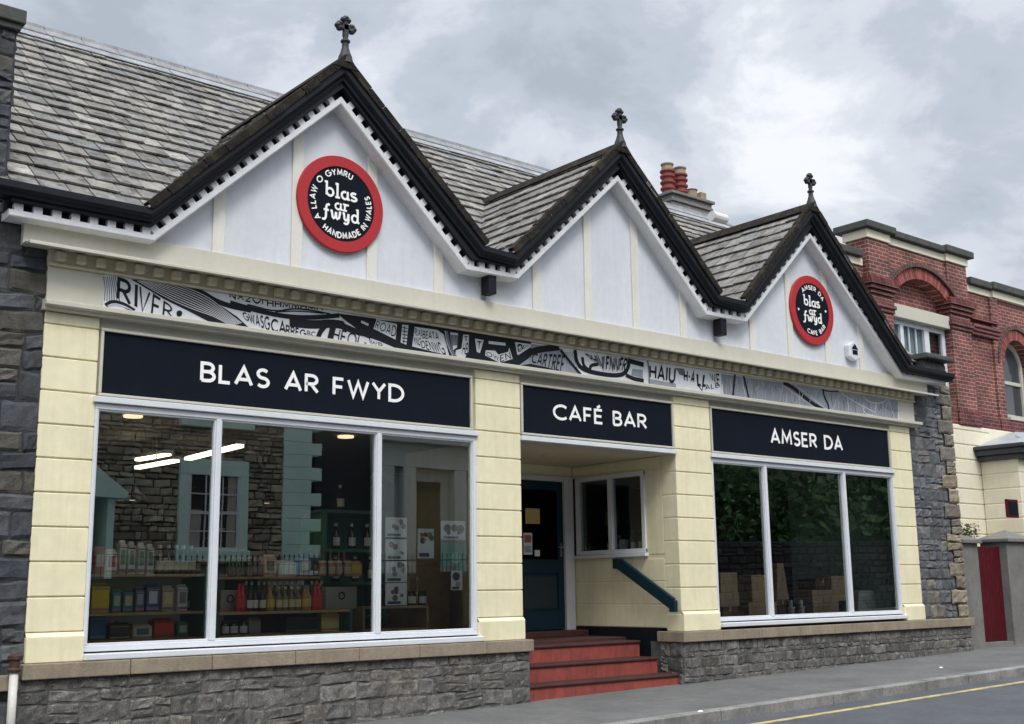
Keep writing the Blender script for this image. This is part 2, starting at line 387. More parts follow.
def ribbon(mb, pts, w, place, depth, d0=0.0, col=None):
    """mitred flat stroke; place(x, z, out) -> world"""
    P = [Vector(p) for p in pts]
    q = [P[0]]
    for p in P[1:]:
        if (p-q[-1]).length > 1e-5: q.append(p)
    P = q; n = len(P)
    if n < 2: return
    closed = (P[0]-P[-1]).length < 1e-4 and n > 3
    if closed: P = P[:-1]; n -= 1
    ws = w if isinstance(w, (list, tuple)) else None
    Lf = []; Rt = []
    for i in range(n):
        if closed: a, b, c = P[i-1], P[i], P[(i+1)%n]
        else: a, b, c = P[max(i-1,0)], P[i], P[min(i+1,n-1)]
        d1 = (b-a); d2 = (c-b)
        if d1.length < 1e-9: d1 = d2
        if d2.length < 1e-9: d2 = d1
        d1 = d1.normalized(); d2 = d2.normalized()
        n1 = Vector((-d1.y, d1.x)); n2 = Vector((-d2.y, d2.x)); m = n1+n2
        if m.length < .2: m = n1
        m = m.normalized(); k = min(1/max(m.dot(n1), .35), 2.2)
        hw = (ws[min(i, len(ws)-1)] if ws else w)/2
        Lf.append(b+m*hw*k); Rt.append(b-m*hw*k)
    if closed: Lf.append(Lf[0]); Rt.append(Rt[0]); n += 1
    vs = []
    for i in range(n):
        for p, o in ((Lf[i], depth), (Rt[i], depth), (Lf[i], 0), (Rt[i], 0)): vs.append(place(p.x, p.y, o+d0))
    fs = []
    for i in range(n-1):
        a = 4*i; b = a+4
        fs += [(a, a+1, b+1, b), (a, b, b+2, a+2), (a+1, a+3, b+3, b+1)]
    if not closed: fs += [(0, 2, 3, 1), (4*n-4, 4*n-3, 4*n-1, 4*n-2)]
    mb.add(vs, fs, col)
def text_width(s, tab, sp): return sum(tab[c][0]+sp for c in s)-sp
def text(mb, s, x0, x1, z0, h, place, stroke=.13, sp=.26, tab=None, depth=.006, d0=0.0):
    tab = tab or G; W = text_width(s, tab, sp); sw = stroke*h
    k = (x1-x0-sw)/W; kz = (h-sw); x = x0+sw/2; e = 0
    for c in s:
        adv, st = tab[c]
        for pl in st:
            e += 1
            ribbon(mb, [(x+p[0]*k, z0+sw/2+p[1]*kz) for p in pl], sw, place, depth, d0+(e % 5)*.00035)
        x += (adv+sp)*k
def fplace(y): return lambda x, z, o: (x, y-o, z)
def arc_text(mb, s, cx, cz, R, h, a_mid, place, stroke=.145, sp=.34, top=True, depth=.004, span=None):
    """letters round a circle; top=True reads clockwise with feet inward"""
    W = text_width(s, G, sp)*h*.9; k = .9
    if span: k = span*R/(text_width(s, G, sp)*h)
    W = text_width(s, G, sp)*h*k
    t = -W/2; e = 0
    for c in s:
        adv, st = G[c]; w = adv*h*k
        ang = (t+w/2)/R
        A = math.radians(a_mid)-ang if top else math.radians(a_mid)+ang
        rad = Vector((math.cos(A), math.sin(A)))
        if top: up = rad; base = R-h/2
        else: up = -rad; base = -(R+h/2)
        right = Vector((up.y, -up.x))
        o = Vector((cx, cz))+(up*base)
        for pl in st:
            e += 1
            q = []
            for p in pl:
                v = o+right*(p[0]*h*k-w/2)+up*(p[1]*h*.88+h*.06)
                q.append((v.x, v.y))
            ribbon(mb, q, stroke*h, place, depth, (e % 5)*.0003)
        t += w+sp*h*k
# ================================================================== GROUND
def sheet(x0, x1, y0, y1, off, th=.05, nx=1):
    mb = MB(); a, b = gz(x0, off), gz(x1, off)
    mb.add([(x0,y0,a),(x1,y0,b),(x1,y1,b),(x0,y1,a),(x0,y0,a-th),(x1,y0,b-th),(x1,y1,b-th),(x0,y1,a-th)],
           [(0,1,2,3),(7,6,5,4),(0,4,5,1),(1,5,6,2),(2,6,7,3),(3,7,4,0)])
    return mb
KY = -2.10
mb = MB(); mb.add([(-260,-260,gz(-260,-.16)),(300,-260,gz(300,-.16)),(300,300,gz(300,-.16)),(-260,300,gz(-260,-.16))], [(0,1,2,3)])
tag(mb.build('ground', EAR, org=(0,0,0)), kind='structure')
tag(sheet(-60, 80, -8.6, KY+.02, -.105).build('road', ROA, org=(0,0,0)), kind='structure')
tag(sheet(-60, 80, KY+.13, .3, 0, .14).build('pavement', ASP, org=(0,0,0)), kind='structure')
tag(sheet(-60, 80, -12.6, -8.72, 0, .14).build('far_pavement', ASP, org=(0,0,0)), kind='structure')
mb = MB(); x = -20.0
while x < 45:
    w = .91; j = rnd.uniform(-.003, .003); a, b = gz(x, .004+j), gz(x+w-.008, .004+j)
    y0, y1 = KY+rnd.uniform(-.004,.004), KY+.125
    mb.add([(x,y0,a-.012),(x+w-.008,y0,b-.012),(x+w-.008,y0+.02,b),(x+w-.008,y1,b),(x,y1,a),(x,y0+.02,a),(x,y0,a-.16),(x+w-.008,y0,b-.16),(x+w-.008,y1,b-.16),(x,y1,a-.16)],
           [(0,1,2,5),(5,2,3,4),(6,7,1,0),(1,7,8,3,2),(0,5,4,9,6),(3,8,9,4)])
    x += w
tag(mb.build('kerb', KRB, org=(0,0,0)), kind='structure')
mb = MB(); x = -20.0
while x < 45:
    w = .91; a, b = gz(x, .004), gz(x+w-.008, .004)
    mb.add([(x,-8.72,a),(x+w-.008,-8.72,b),(x+w-.008,-8.6,b),(x,-8.6,a),(x,-8.72,a-.16),(x+w-.008,-8.72,b-.16),(x+w-.008,-8.6,b-.16),(x,-8.6,a-.16)],
           [(0,1,2,3),(0,4,5,1),(1,5,6,2),(2,6,7,3),(3,7,4,0)])
    x += w
tag(mb.build('far_kerb', KRB, org=(0,0,0)), kind='structure')
mb = sheet(-20, 45, -2.545, -2.455, -.100, .004)
tag(mb.build('yellow_road_line', YLN, org=(0,0,0)), kind='structure')

# ================================================================== SHOP BUILDING
XL, XR = 3.20, 16.21            # painted shop front
Z_LB, Z_LT = .53, .655          # ledge
Z_BM = 3.54
B = thing('shop_building', (9.7, 0, 0), 'pale yellow shop front with three black edged white gables under a grey slate roof', 'building')
# --- plinth
mb = MB()
stones(mb, 3.16, 8.46, -.25, Z_LB, front(-.035), GREYS, (.07,.17), (.12,.42), .011, .008, (6,4), rough=.7)
mb.build('stone_plinth', PLN, B); mb = MB()
stones(mb, 10.88, 17.46, -.15, Z_LB, front(-.035), GREYS, (.05,.13), (.08,.28), .011, .008, (5,3), rough=.7)
stones(mb, -.03, .34, -.1, Z_LB, lambda s, t, o: (10.885-o, s, t), GREYS, (.12,.18), (.17,.3), .018)
mb.build('stone_plinth', PLN, B)
mb = MB(); mb.box(3.16, 8.46, -.034, .5, -.3, Z_LB-.002); mb.box(10.886, 17.46, -.034, .5, -.2, Z_LB-.002)
mb.build('plinth_mortar', MOR, B)
for a, b in ((3.17, 8.49), (10.85, 17.50)):
    mb = MB(); x = a
    if a > 10: mb.box(10.85, 10.95, .303, .36, Z_LB, Z_LT-.003)
    while x < b-.01:
        w = min(rnd.uniform(.65, 1.0), b-x)
        if b-x-w < .4: w = b-x
        mb.box(x, x+w-.005, -.085, .3, Z_LB, Z_LT-.003); x += w
    mb.build('ledge', LDG, B, bevel=.008)
# --- pilasters
def pilaster(x0, x1, side_l=0, side_r=0, depth=.12):
    mb = MB(); z = Z_LT+.215; step = .2825
    # flared base block
    mb.prism([(0,0)]*0+[(x0-.0, Z_LT), (x1, Z_LT), (x1, Z_LT+.2), (x0, Z_LT+.2)], -.035, depth)
    mb.add([(x0,-.035,Z_LT+.2),(x1,-.035,Z_LT+.2),(x1,0,Z_LT+.235),(x0,0,Z_LT+.235),(x0,.05,Z_LT+.235),(x1,.05,Z_LT+.235)],
           [(0,1,2,3),(3,2,5,4)])
    z = Z_LT+.236
    while z < Z_BM-.02:
        z1 = min(z+step, Z_BM); mb.box(x0, x1, 0, depth, z+.006, z1-.006); z += step
    mb.box(x0+.004, x1-.004, .018, depth-.002, Z_LT, Z_BM)
    return mb.build('pilaster', YEL, B, bevel=.007)
pilaster(3.20, 3.665); pilaster(7.785, 8.41, depth=.25); pilaster(10.92, 11.59, depth=.25); pilaster(15.68, 16.21)
# --- beam/lintel behind boards
mb = MB(); pass
for a, b in ((3.665,7.785),(8.41,10.92),(11.59,15.68)): mb = MB(); mb.box(a, b, .045, .3, 2.80, Z_BM); mb.build('sign_backing', CRM, B)
# --- lower cornice, frieze, dentil course, upper cornice
def extr(name, prof, x0, x1, mat, bev=.004):
    """horizontal moulding; prof = [(y,z)] with front at negative y"""
    mb = MB(); n = len(prof)
    a = sum(prof[i][0]*prof[(i+1)%n][1]-prof[(i+1)%n][0]*prof[i][1] for i in range(n))
    if a > 0: prof = prof[::-1]
    vs = [(x0, y, z) for y, z in prof]+[(x1, y, z) for y, z in prof]
    fs = [tuple(range(n)), tuple(range(2*n-1, n-1, -1))]+[((i+1)%n, i, n+i, n+(i+1)%n) for i in range(n)]
    mb.add(vs, fs); return mb.build(name, mat, B, bevel=bev)
extr('lower_cornice', [(.3,3.54),(-.06,3.54),(-.06,3.565),(-.11,3.575),(-.11,3.615),(-.05,3.628),(.3,3.628)], 3.17, 16.42, CRM)
extr('frieze', [(.3,3.629),(-.02,3.629),(-.02,3.925),(.3,3.925)], 3.195, 16.35, CRM)
extr('dentil_bed', [(.3,3.926),(-.05,3.926),(-.05,3.945),(-.035,3.96),(-.035,4.065),(.3,4.065)], 3.19, 16.36, CRMD)
x = 3.235
d0 = None
while x < 16.33:
    if d0 is None:
        mb = MB(); mb.box(x, x+.085, -.105, -.03, 3.965, 4.045); d0 = mb.build('dentil', CRMD, B, bevel=.014); xd = x
    else:
        c = d0.copy(); COL.objects.link(c); c.location.x = x-xd
    x += .1725
extr('upper_cornice', [(.3,4.066),(-.13,4.066),(-.13,4.050),(-.20,4.045),(-.245,4.030),(-.245,4.058),(-.07,4.080),(-.055,4.09),(-.055,4.295),(.3,4.295)], 2.965, 16.72, CRM)
# --- gable wall (white panels)
EAVE = [(2.60,4.515),(3.94,4.515),(5.91,6.42),(7.70,4.835),(8.12,4.815),(9.84,6.44),(11.55,4.865),(12.07,4.855),(13.68,6.45),(15.86,4.44),(17.13,4.42)]
LOW  = [(2.80,4.245),(4.05,4.25),(5.94,6.04),(7.53,4.56),(8.26,4.57),(9.88,6.065),(11.41,4.60),(12.22,4.615),(13.74,6.045),(15.84,4.25),(17.02,4.265)]
mid = [((a[0]+b[0])/2, (a[1]+b[1])/2-.02) for a, b in zip(EAVE, LOW)]
mb = MB()
mb.prism([(3.0,4.1)]+[(3.0, mid[0][1])]+mid[1:-1]+[(16.68, mid[-1][1]),(16.68,4.1)], -.001, .2)
mb.build('gable_wall', PNL, B)
def top_at(x):
    for (x0,z0),(x1,z1) in zip(LOW, LOW[1:]):
        if x0 <= x <= x1: return z0+(z1-z0)*(x-x0)/(x1-x0)
for bx in (4.73,5.555,6.43,7.28,8.67,9.49,10.295,11.15,12.53,13.36,14.22,15.05):
    mb = MB(); zt = min(top_at(bx-.06), top_at(bx+.06))+.12
    mb.box(bx-.06, bx+.06, -.024, .0, 4.2, zt); mb.build('batten', BAT, B, bevel=.004)
# --- sweep along the gable outline
def sweep(path, prof, name, mat, bev=0, parent=None, cap=True):
    mb = MB(); n = len(path); rings = []
    for i in range(n):
        a, b, c = (Vector(path[max(i-1,0)]), Vector(path[i]), Vector(path[min(i+1,n-1)]))
        d1 = (b-a) if i else (c-b); d2 = (c-b) if i < n-1 else d1
        d1 = d1.normalized(); d2 = d2.normalized(); n1 = Vector((d1.y,-d1.x)); n2 = Vector((d2.y,-d2.x))
        m = (n1+n2).normalized(); m = m/max(m.dot(n1), .3)
        rings.append([(b.x+m.x*t, y, b.y+m.y*t) for t, y in prof])
    k = len(prof); vs = [p for r in rings for p in r]; fs = []
    for i in range(n-1):
        for j in range(k):
            j2 = (j+1)%k; fs.append((i*k+j, (i+1)*k+j, (i+1)*k+j2, i*k+j2))
    fs.append(tuple(range(k))[::-1] if True else ()); fs.append(tuple((n-1)*k+j for j in range(k)))
    mb.add(vs, fs); return mb.build(name, mat, parent or B, bevel=bev)
# black moulded bargeboard / gutter
BG = sweep(EAVE, [(.0,-.30),(.0,-.08),(.115,-.08),(.115,-.255),(.085,-.262),(.075,-.285),(.06,-.30)], 'bargeboard', BLK, .003)
sweep(LOW, [(-.20,-.225),(-.20,-.02),(-.118,-.02),(-.118,-.225)], 'bargeboard_moulding', BLK, .003)
sweep(LOW, [(-.13,-.125),(-.13,-.02),(-.05,-.02),(-.05,-.125)], 'eaves_recess', BLK)
sweep(LOW, [(-.060,-.182),(-.060,.01),(0,.01),(0,-.170),(-.012,-.182)], 'eaves_strip', BRG, .003)
TEETH = []
for (a, b) in zip(LOW, LOW[1:]):
    a, b = Vector(a), Vector(b); d = (b-a); L_ = d.length; d = d.normalized(); nn = Vector((-d.y, d.x))
    k = max(1, round(L_/.155)); st = L_/k
    for i in range(k): TEETH.append((a+d*(st*(i+.5))+nn*.090, math.atan2(d.y, d.x)))
def tooth_mesh(name, items):
    mb = MB()
    for c, an in items:
        d = Vector((math.cos(an), math.sin(an))); nn = Vector((-d.y, d.x))
        mb.obox((c.x, -.145, c.y), (d.x*.037, 0, d.y*.037), (0, .036, 0), (nn.x*.033, 0, nn.y*.033))
    return mb.build(name, BRG, B, bevel=.005)
for c, an in TEETH[:100]: tooth_mesh('eaves_tooth', [(c, an)])
if len(TEETH) > 100: tag(tooth_mesh('eaves_teeth', TEETH[100:]), kind='stuff')
# --- roofs
APX = [(5.91,6.42),(9.84,6.44),(13.68,6.45)]
BASE = [((3.96,4.50),(7.70,4.835)),((8.12,4.815),(11.55,4.865)),((12.07,4.855),(15.88,4.43))]
MM = .85
def main_z(y): return 4.46+MM*(y-.02)
YR, ZR = 4.17, 4.46+MM*4.15
mb = MB(); hd = Vector((0,1,MM)).normalized()
slates(mb, (2.84,.22,main_z(.22)+.01), (1,0,0), hd, 14.36, (YR-.22)/hd.y, .225, .262)
slates(mb, (2.96,-.10,main_z(-.10)+.04), (1,0,0), hd, 1.02, .44, .25, .262)
mb.build('main_roof_slates', SLT, B)
mb = MB()
mb.add([(2.90,.205,main_z(.205)-.03),(17.2,.205,main_z(.205)-.03),(17.2,YR,ZR-.03),(2.90,YR,ZR-.03),(2.9,2*YR+.1,main_z(-.12)-.03),(17.2,2*YR+.1,main_z(-.12)-.03)],
       [(0,1,2,3),(3,2,5,4),(0,3,4),(1,5,2)])
mb.build('main_roof', MORD, B)
mb = MB(); x = 2.92
while x < 17.1:
    w = .46
    pr = [(-.19,-.10),(-.20,-.07),(-.06,.045),(-.045,.10),(.045,.10),(.06,.045),(.20,-.07),(.19,-.10)]
    n = len(pr); vs = [(x, YR+p[0], ZR+p[1]) for p in pr]+[(x+w-.006, YR+p[0], ZR+p[1]) for p in pr]
    mb.add(vs, [tuple(range(n))[::-1], tuple(range(n, 2*n))]+[(i, (i+1)%n, n+(i+1)%n, n+i) for i in range(n)]); x += w
mb.build('ridge_tiles', M('grey_ridge', (.22,.225,.235), .8, .3, 6, .4, 30, dirt=.5, dirtcol=(.07,.07,.065)), B, bevel=.006)
mb = MB(); hn = Vector((0,-hd.z,hd.y)); x = 2.86
while x < 17.1:
    w = min(1.5, 17.15-x); a_ = Vector((x,YR,ZR))-hd*.36+hn*.052; mb.obox(a_+Vector((w/2-.004,0,0))+hd*.14+hn*rnd.uniform(-.003,.004), (w/2-.006,0,0), hd*.15, hn*.006); x += w
mb.build('ridge_flashing', M('dull_lead', (.27,.28,.30), .75, .3, 5, .4, 30, dirt=.5, dirtcol=(.13,.13,.13), spec=.2), B)
for (ax, az), (l, r) in zip(APX, BASE):
    ye = (az-4.46)/MM+.25
    for sgn, e in ((-1, l), (1, r)):
        up = Vector((ax-e[0], 0, az-e[1])); H = up.length; up = up.normalized()
        mb = MB()
        o = Vector((e[0], -.315, e[1]+.012)) - up*.02
        slates(mb, o, (0,1,0), up, ye+.32, H, .27, .25)
        mb.build('gable_slates', SLT, B)
    mb = MB()
    mb.prism([(l[0]+.03,l[1]-.02),(r[0]-.03,r[1]-.02),(ax,az-.02)], .201, ye)
    mb.build('gable_roof', MORD, B)
    # weathered verge course on top of the barge
    mb = MB()
    for e in (l, r):
        d = Vector((ax-e[0], az-e[1])); L_ = d.length; d = d.normalized(); nn = Vector((-d.y, d.x))
        if nn.y < 0: nn = -nn
        t = 0
        while t < L_-.02:
            w = min(rnd.uniform(.22,.3), L_-t); c = Vector(e)+d*(t+w/2)+nn*(.036+rnd.uniform(-.004,.008))
            mb.obox((c.x, -.275+rnd.uniform(-.008,.006), c.y), (d.x*(w/2-.002),0,d.y*(w/2-.002)), (0,.045,0), (nn.x*.040,0,nn.y*.040)); t += w
    mb.build('verge_course', BLKW, B, bevel=.006)
    mb = MB(); y = -.33
    while y < ye:
        w = .42; q = [(-.15,-.09),(-.03,.045),(0,.062),(.03,.045),(.15,-.09)]
        vs = [(ax+p[0], y, az+p[1]+.04) for p in q]+[(ax+p[0], y+w-.006, az+p[1]+.04) for p in q]; n = len(q)
        mb.add(vs, [tuple(range(n))[::-1], tuple(range(n, 2*n))]+[(i, (i+1)%n, n+(i+1)%n, n+i) for i in range(n)]); y += w
    mb.build('ridge_capping', BLKW, B, bevel=.005)
    # cross finial
    mb = MB(); fx, fy, fz = ax+.02, -.26, az
    mb.lathe([(.085,-.03),(.07,.05),(.05,.10),(.036,.15),(.034,.20),(.05,.21),(.05,.225),(.028,.24),(.024,.31)], (fx,fy,fz+.05), 10)
    F = mb.build('finial', IRN, B, smooth=False)
    mb = MB(); cz = fz+.42
    mb.box(fx-.026, fx+.026, fy-.02, fy+.02, cz-.10, cz+.06); mb.box(fx-.07, fx+.07, fy-.02, fy+.02, cz-.026, cz+.026)
    for (dx, dz) in ((-.066,0),(.066,0),(0,.075)):
        for k in range(3):
            a = math.atan2(dz, dx)+(k-1)*1.35; r0 = .026
            mb.lathe([(.002,-.026),(.028,-.020),(.038,0),(.028,.020),(.002,.026)], (fx+dx+r0*math.cos(a), fy, cz+dz+r0*math.sin(a)), 8)
    mb.build('cross', IRN, F)
# valley brackets (square outlets under the valleys)
for bx, bz in ((7.90,4.60),(11.76,4.63)):
    mb = MB(); mb.box(bx-.052, bx+.058, -.165, -.03, bz-.24, bz-.02); mb.box(bx-.056, bx+.062, -.170, -.03, bz-.06, bz-.05)
    mb.build('valley_bracket', BLK, B, bevel=.006)
# --- shop windows
def shop_window(x0, x1, z0, z1, mull, gx0, gx1, gz0, gz1):
    fr = MB()
    fr.box(x0, x1, .0, .075, gz1, z1); fr.box(x0, x1, -.0, .075, z0+.066, gz0)
    fr.box(x0, gx0, -.002, .077, gz0, gz1); fr.box(gx1, x1, -.002, .077, gz0, gz1)
    for m in mull: fr.box(m-.026, m+.026, -.004, .08, gz0, gz1)
    W = fr.build('window', WHT, B, bevel=.006)
    s = MB(); s.box(x0-.005, x1+.03, -.075, .06, z0, z0+.052); s.build('sill', WHT, W, bevel=.008)
    e = [gx0]+[m for m in mull]+[gx1]
    for a, b in zip(e, e[1:]):
        a2 = a+(.026 if a in mull else 0); b2 = b-(.026 if b in mull else 0)
        t = MB()                 # inner bead round each pane
        t.box(a2, a2+.012, .012, .06, gz0, gz1); t.box(b2-.012, b2, .012, .06, gz0, gz1)
        t.box(a2+.012, b2-.012, .012, .06, gz0, gz0+.016); t.box(a2+.012, b2-.012, .012, .06, gz1-.014, gz1)
        t.build('bead', WHT, W, bevel=.004)
        g = MB(); g.add([(a2,.045,gz0),(b2,.045,gz0),(b2,.045,gz1),(a2,.045,gz1)], [(0,1,2,3)]); g.build('pane', GLS, W)
    return W
shop_window(3.665, 7.785, .658, 2.795, [4.81, 6.555], 3.695, 7.745, .775, 2.745)
shop_window(11.59, 15.68, .685, 2.795, [12.67, 14.44], 11.62, 15.645, .79, 2.745)
# transom strip between windows and name boards
for a, b in ((3.64,7.80),(8.41,10.92),(11.57,15.70)): mb = MB(); mb.box(a, b, -.033, .04, 2.80, 2.852); mb.build('transom', WHT, B, bevel=.005)
# --- entrance recess
RY = 1.9
mb = MB()
mb.box(8.25, 8.41, .25, RY+.1, .3, 2.83)                               # left cheek
z = .69
while z < 2.80:
    z1 = min(z+.2825, 2.80)
    if z1 <= 1.60 or z >= 2.62: mb.box(10.92, 11.0, .251, RY, z+.006, z1-.006)
    z += .2825
mb.box(10.925, 11.0, .251, RY, .69, 1.585); mb.box(10.925, 11.0, .251, RY, 2.64, 2.80)
mb.box(10.92, 11.0, .251, .54, 1.586, 2.639); 
mb.box(8.41, 9.80, RY, RY+.1, .4, 2.80); mb.box(9.80, 10.92, RY+.0, RY+.1, 2.66, 2.80)
mb.build('recess_wall', YEL, B, bevel=.005)
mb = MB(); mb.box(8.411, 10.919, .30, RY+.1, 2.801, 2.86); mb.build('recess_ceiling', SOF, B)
mb = MB(); mb.box(10.90, 10.99, .36, RY, .2, .688); mb.build('recess_skirting', BLK, B, bevel=.004)
# small lamp plate in the ceiling
mb = MB(); mb.lathe([(.07,-.02),(.08,0)], (9.6,.9,2.80), 14); mb.build('ceiling_plate', CRM, B)
# side window of the entrance
mb = MB(); y0, y1, z0, z1 = .54, 1.82, 1.585, 2.64
for a in ((y0,y0+.06,z0+.03,z1),(y1-.06,y1,z0+.03,z1)): mb.box(10.895, 10.98, a[0], a[1], a[2], a[3])
mb.box(10.893, 10.98, y0, y1, z1-.06, z1+.002); mb.box(10.893, 10.98, y0, y1, z0+.025, z0+.08)
mb.box(10.892, 10.98, 1.13, 1.20, z0+.08, z1-.06)
EW = mb.build('entrance_window', WHT, B, bevel=.005)
mb = MB(); mb.box(10.86, 10.98, y0-.02, y1+.02, z0-.02, z0+.02); mb.build('sill', WHT, EW, bevel=.005)
for a, b in ((y0+.06, 1.13), (1.20, y1-.06)):
    mb = MB(); mb.add([(10.94,a,z0+.08),(10.94,b,z0+.08),(10.94,b,z1-.06),(10.94,a,z1-.06)], [(0,1,2,3)]); mb.build('pane', GLD, EW)
# door frame and door
mb = MB(); mb.box(9.80, 9.90, RY-.03, RY+.07, .60, 2.66); mb.box(10.74, 10.90, RY-.04, RY+.07, .60, 2.66); mb.box(9.90, 10.74, RY-.03, RY+.07, 2.59, 2.66)
mb.build('door_frame', WHT, B, bevel=.006)
mb = MB()
mb.box(9.90, 10.0, RY, RY+.045, .655, 2.585); mb.box(10.64, 10.74, RY, RY+.045, .655, 2.585)
mb.box(10.0, 10.64, RY, RY+.045, .655, .90); mb.box(10.0, 10.64, RY, RY+.045, 1.38, 1.56); mb.box(10.0, 10.64, RY, RY+.045, 2.47, 2.585)
mb.box(10.0, 10.64, RY+.015, RY+.035, .90, 1.38)
D = mb.build('door', DOR, B, bevel=.006)
mb = MB(); mb.box(10.04, 10.60, RY+.004, RY+.014, .93, 1.34); mb.build('lower_panel', M('dark_panel', (.012,.03,.045), .5, .05, 3, 0), D, bevel=.004)
mb = MB(); mb.add([(10.0,RY+.02,1.56),(10.64,RY+.02,1.56),(10.64,RY+.02,2.47),(10.0,RY+.02,2.47)], [(0,1,2,3)]); mb.build('glazing', GLD, D)
mb = MB(); mb.box(10.672, 10.70, RY-.014, RY, 1.60, 1.78); mb.tube([(10.686,RY-.014,1.72),(10.686,RY-.05,1.72),(10.60,RY-.05,1.72)], .009, 8); mb.build('handle', M('steel', (.6,.6,.6), .3, 0, 1, 0, metal=1), D)
# steps and landing
for (y, z, x1, ye_) in ((.02,.165,10.875,.34),(.30,.352,10.80,.62),(.58,.543,10.79,1.3)):
    zb = -.15 if y < .1 else z-.30
    mb = MB(); xx = 8.42
    while xx < x1-.01:
        w_ = min(.152, x1-xx); kk = rnd.uniform(.92,1.07); mb.box(xx+.0008, xx+w_-.0008, y+.02+rnd.uniform(0,.001), y+.04, zb, z-.034, (.275*kk,.056*kk,.044*kk)); xx += w_
    mb.box(8.42, x1, y+.026, ye_, zb, z-.034, (.12,.06,.05)); St = mb.build('step', TIL, B, bevel=.002)
    mb = MB(); mb.box(8.42, x1+.004, y, ye_ if y < .5 else .92, z-.033, z); mb.build('tread', TILN, St, bevel=.010)
mb = MB(); mb.box(8.42, 10.885, .921, RY, .44, .575); mb.build('landing', TILN, B, bevel=.006)
mb = MB(); mb.box(9.80, 10.88, 1.60, RY+.05, .576, .648); mb.build('doorstep', TILN, B, bevel=.006)
# handrail
mb = MB(); a = Vector((10.83, .96, 1.49)); b = Vector((10.83, .06, .985))
d = (b-a).normalized(); up = Vector((0, -d.z, d.y)); up = up if up.z > 0 else -up
c = (a+b)/2; hl = (b-a).length/2
mb.obox(c, Vector((.028,0,0)), d*hl, up*.072)
mb.obox(a+Vector((.0,.035,-.005)), Vector((.030,0,0)), (0,.055,0), (0,0,.065)); mb.obox(b+Vector((0,-.01,-.03)), Vector((.030,0,0)), (0,.05,0), (0,0,.07))
HR = mb.build('handrail', RAI, B, bevel=.012)
mb = MB()
for t in (.1, .9):
    p = a+(b-a)*t; mb.tube([(10.85,p.y,p.z),(10.92,p.y,p.z)], .015, 8)
mb.build('bracket', RAI, HR)
# --- building shell: inside walls, floor, ceiling, rear and sides
mb = MB(); mb.box(3.2, 17.3, 7.6, 7.8, -.2, 4.4); mb.box(17.1, 17.3, .12, 7.6, -.2, 4.4); mb.box(2.95, 3.2, .12, 7.6, -.2, 4.4)
mb.build('shell_wall', MOR, B)
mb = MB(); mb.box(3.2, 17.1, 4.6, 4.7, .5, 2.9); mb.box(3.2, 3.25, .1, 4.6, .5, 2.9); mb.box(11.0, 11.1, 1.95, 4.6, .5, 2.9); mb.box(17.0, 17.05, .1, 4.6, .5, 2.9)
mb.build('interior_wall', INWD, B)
mb = MB(); mb.box(3.25, 8.24, .08, 4.6, .45, .62); mb.box(8.24, 11.0, RY+.11, 4.6, .45, .62); mb.box(11.0, 17.0, .08, 4.6, .45, .62); mb.build('shop_floor', INF, B)
mb = MB(); mb.box(3.25, 17.0, .301, 4.6, 2.87, 2.95); mb.build('shop_ceiling', CEI, B)
mb = MB(); mb.box(15.75, 16.0, .1, 2.0, .62, 2.87); mb.build('interior_pier', TEALP, B)
# --- end piers of dark stone
mb = MB()
stones(mb, 1.6, 3.215, -.25, 4.32, front(.02), DARKS, (.12,.26), (.16,.46), .017, .012)
mb.build('end_pier', STN, B); mb = MB()
stones(mb, 1.6, 2.895, 4.32, 6.08, front(.30), DARKS, (.12,.24), (.16,.40), .017, .012)
stones(mb, .30, 1.3, 4.40, 6.10, lambda s, t, o: (2.90+o, s, t), DARKS, (.17,.27), (.22,.50), .02, .014)
mb.build('pier_stack', STN, B)
mb = MB(); mb.box(1.6, 3.2, .022, .8, -.3, 4.33); mb.box(1.6, 2.899, .302, 1.3, 4.33, 6.08)
mb.build('end_pier_core', MORD, B)
mb = MB(); mb.box(1.5, 2.925, .25, 1.36, 6.08, 6.14); mb.box(1.45, 2.955, .22, 1.4, 6.14, 6.27); mb.build('pier_cap', COP, B, bevel=.012)
mb = MB(); mb.box(1.6, 3.155, -.07, .0, .455, .575); mb.build('pier_ledge', LDG, B, bevel=.008)
mb = MB()
TANS = [(.24,.20,.145),(.20,.17,.13),(.27,.225,.165),(.17,.15,.125)]
DK2 = [(.11,.115,.127),(.085,.092,.105),(.14,.142,.15),(.17,.155,.13),(.10,.104,.112),(.13,.135,.145)]
stones(mb, 16.2, 17.22, Z_LT, 4.30, front(.05), DK2, (.10,.22), (.14,.36), .018, .010, (5,4), rough=.7)
z = Z_LT; k = 0
rq = random.Random(3)
while z < 4.28:
    h = min(rq.uniform(.19,.25), 4.30-z); x0 = 17.23-(.16 if k % 2 else .0); x1 = 17.50+(.02 if k % 2 else 0)
    stones(mb, x0, x1, z, z+h, front(.02), TANS, (h,h+.001), (x1-x0, x1-x0+.001), .022, .010, (6,5), rq, rough=.4); z += h; k += 1
stones(mb, 0, .6, Z_LT, 4.3, lambda s, t, o: (17.475+o, s+.03, t), DK2, (.15,.25), (.2,.4), .02)
stones(mb, 16.92, 17.56, 4.42, 4.68, front(.10), DK2, (.12,.13), (.2,.4), .02)
mb.build('corner_pier', STN, B)
mb = MB(); mb.box(16.2, 17.47, .05, .7, -.2, 4.3); mb.box(16.93, 17.55, .102, .8, 4.3, 4.69); mb.build('corner_pier_core', MOR, B)
mb = MB(); mb.box(16.86, 17.64, -.04, .85, 4.70, 4.76); mb.box(16.90, 17.60, .02, .82, 4.761, 4.80); mb.build('pier_cap', COP, B, bevel=.012)
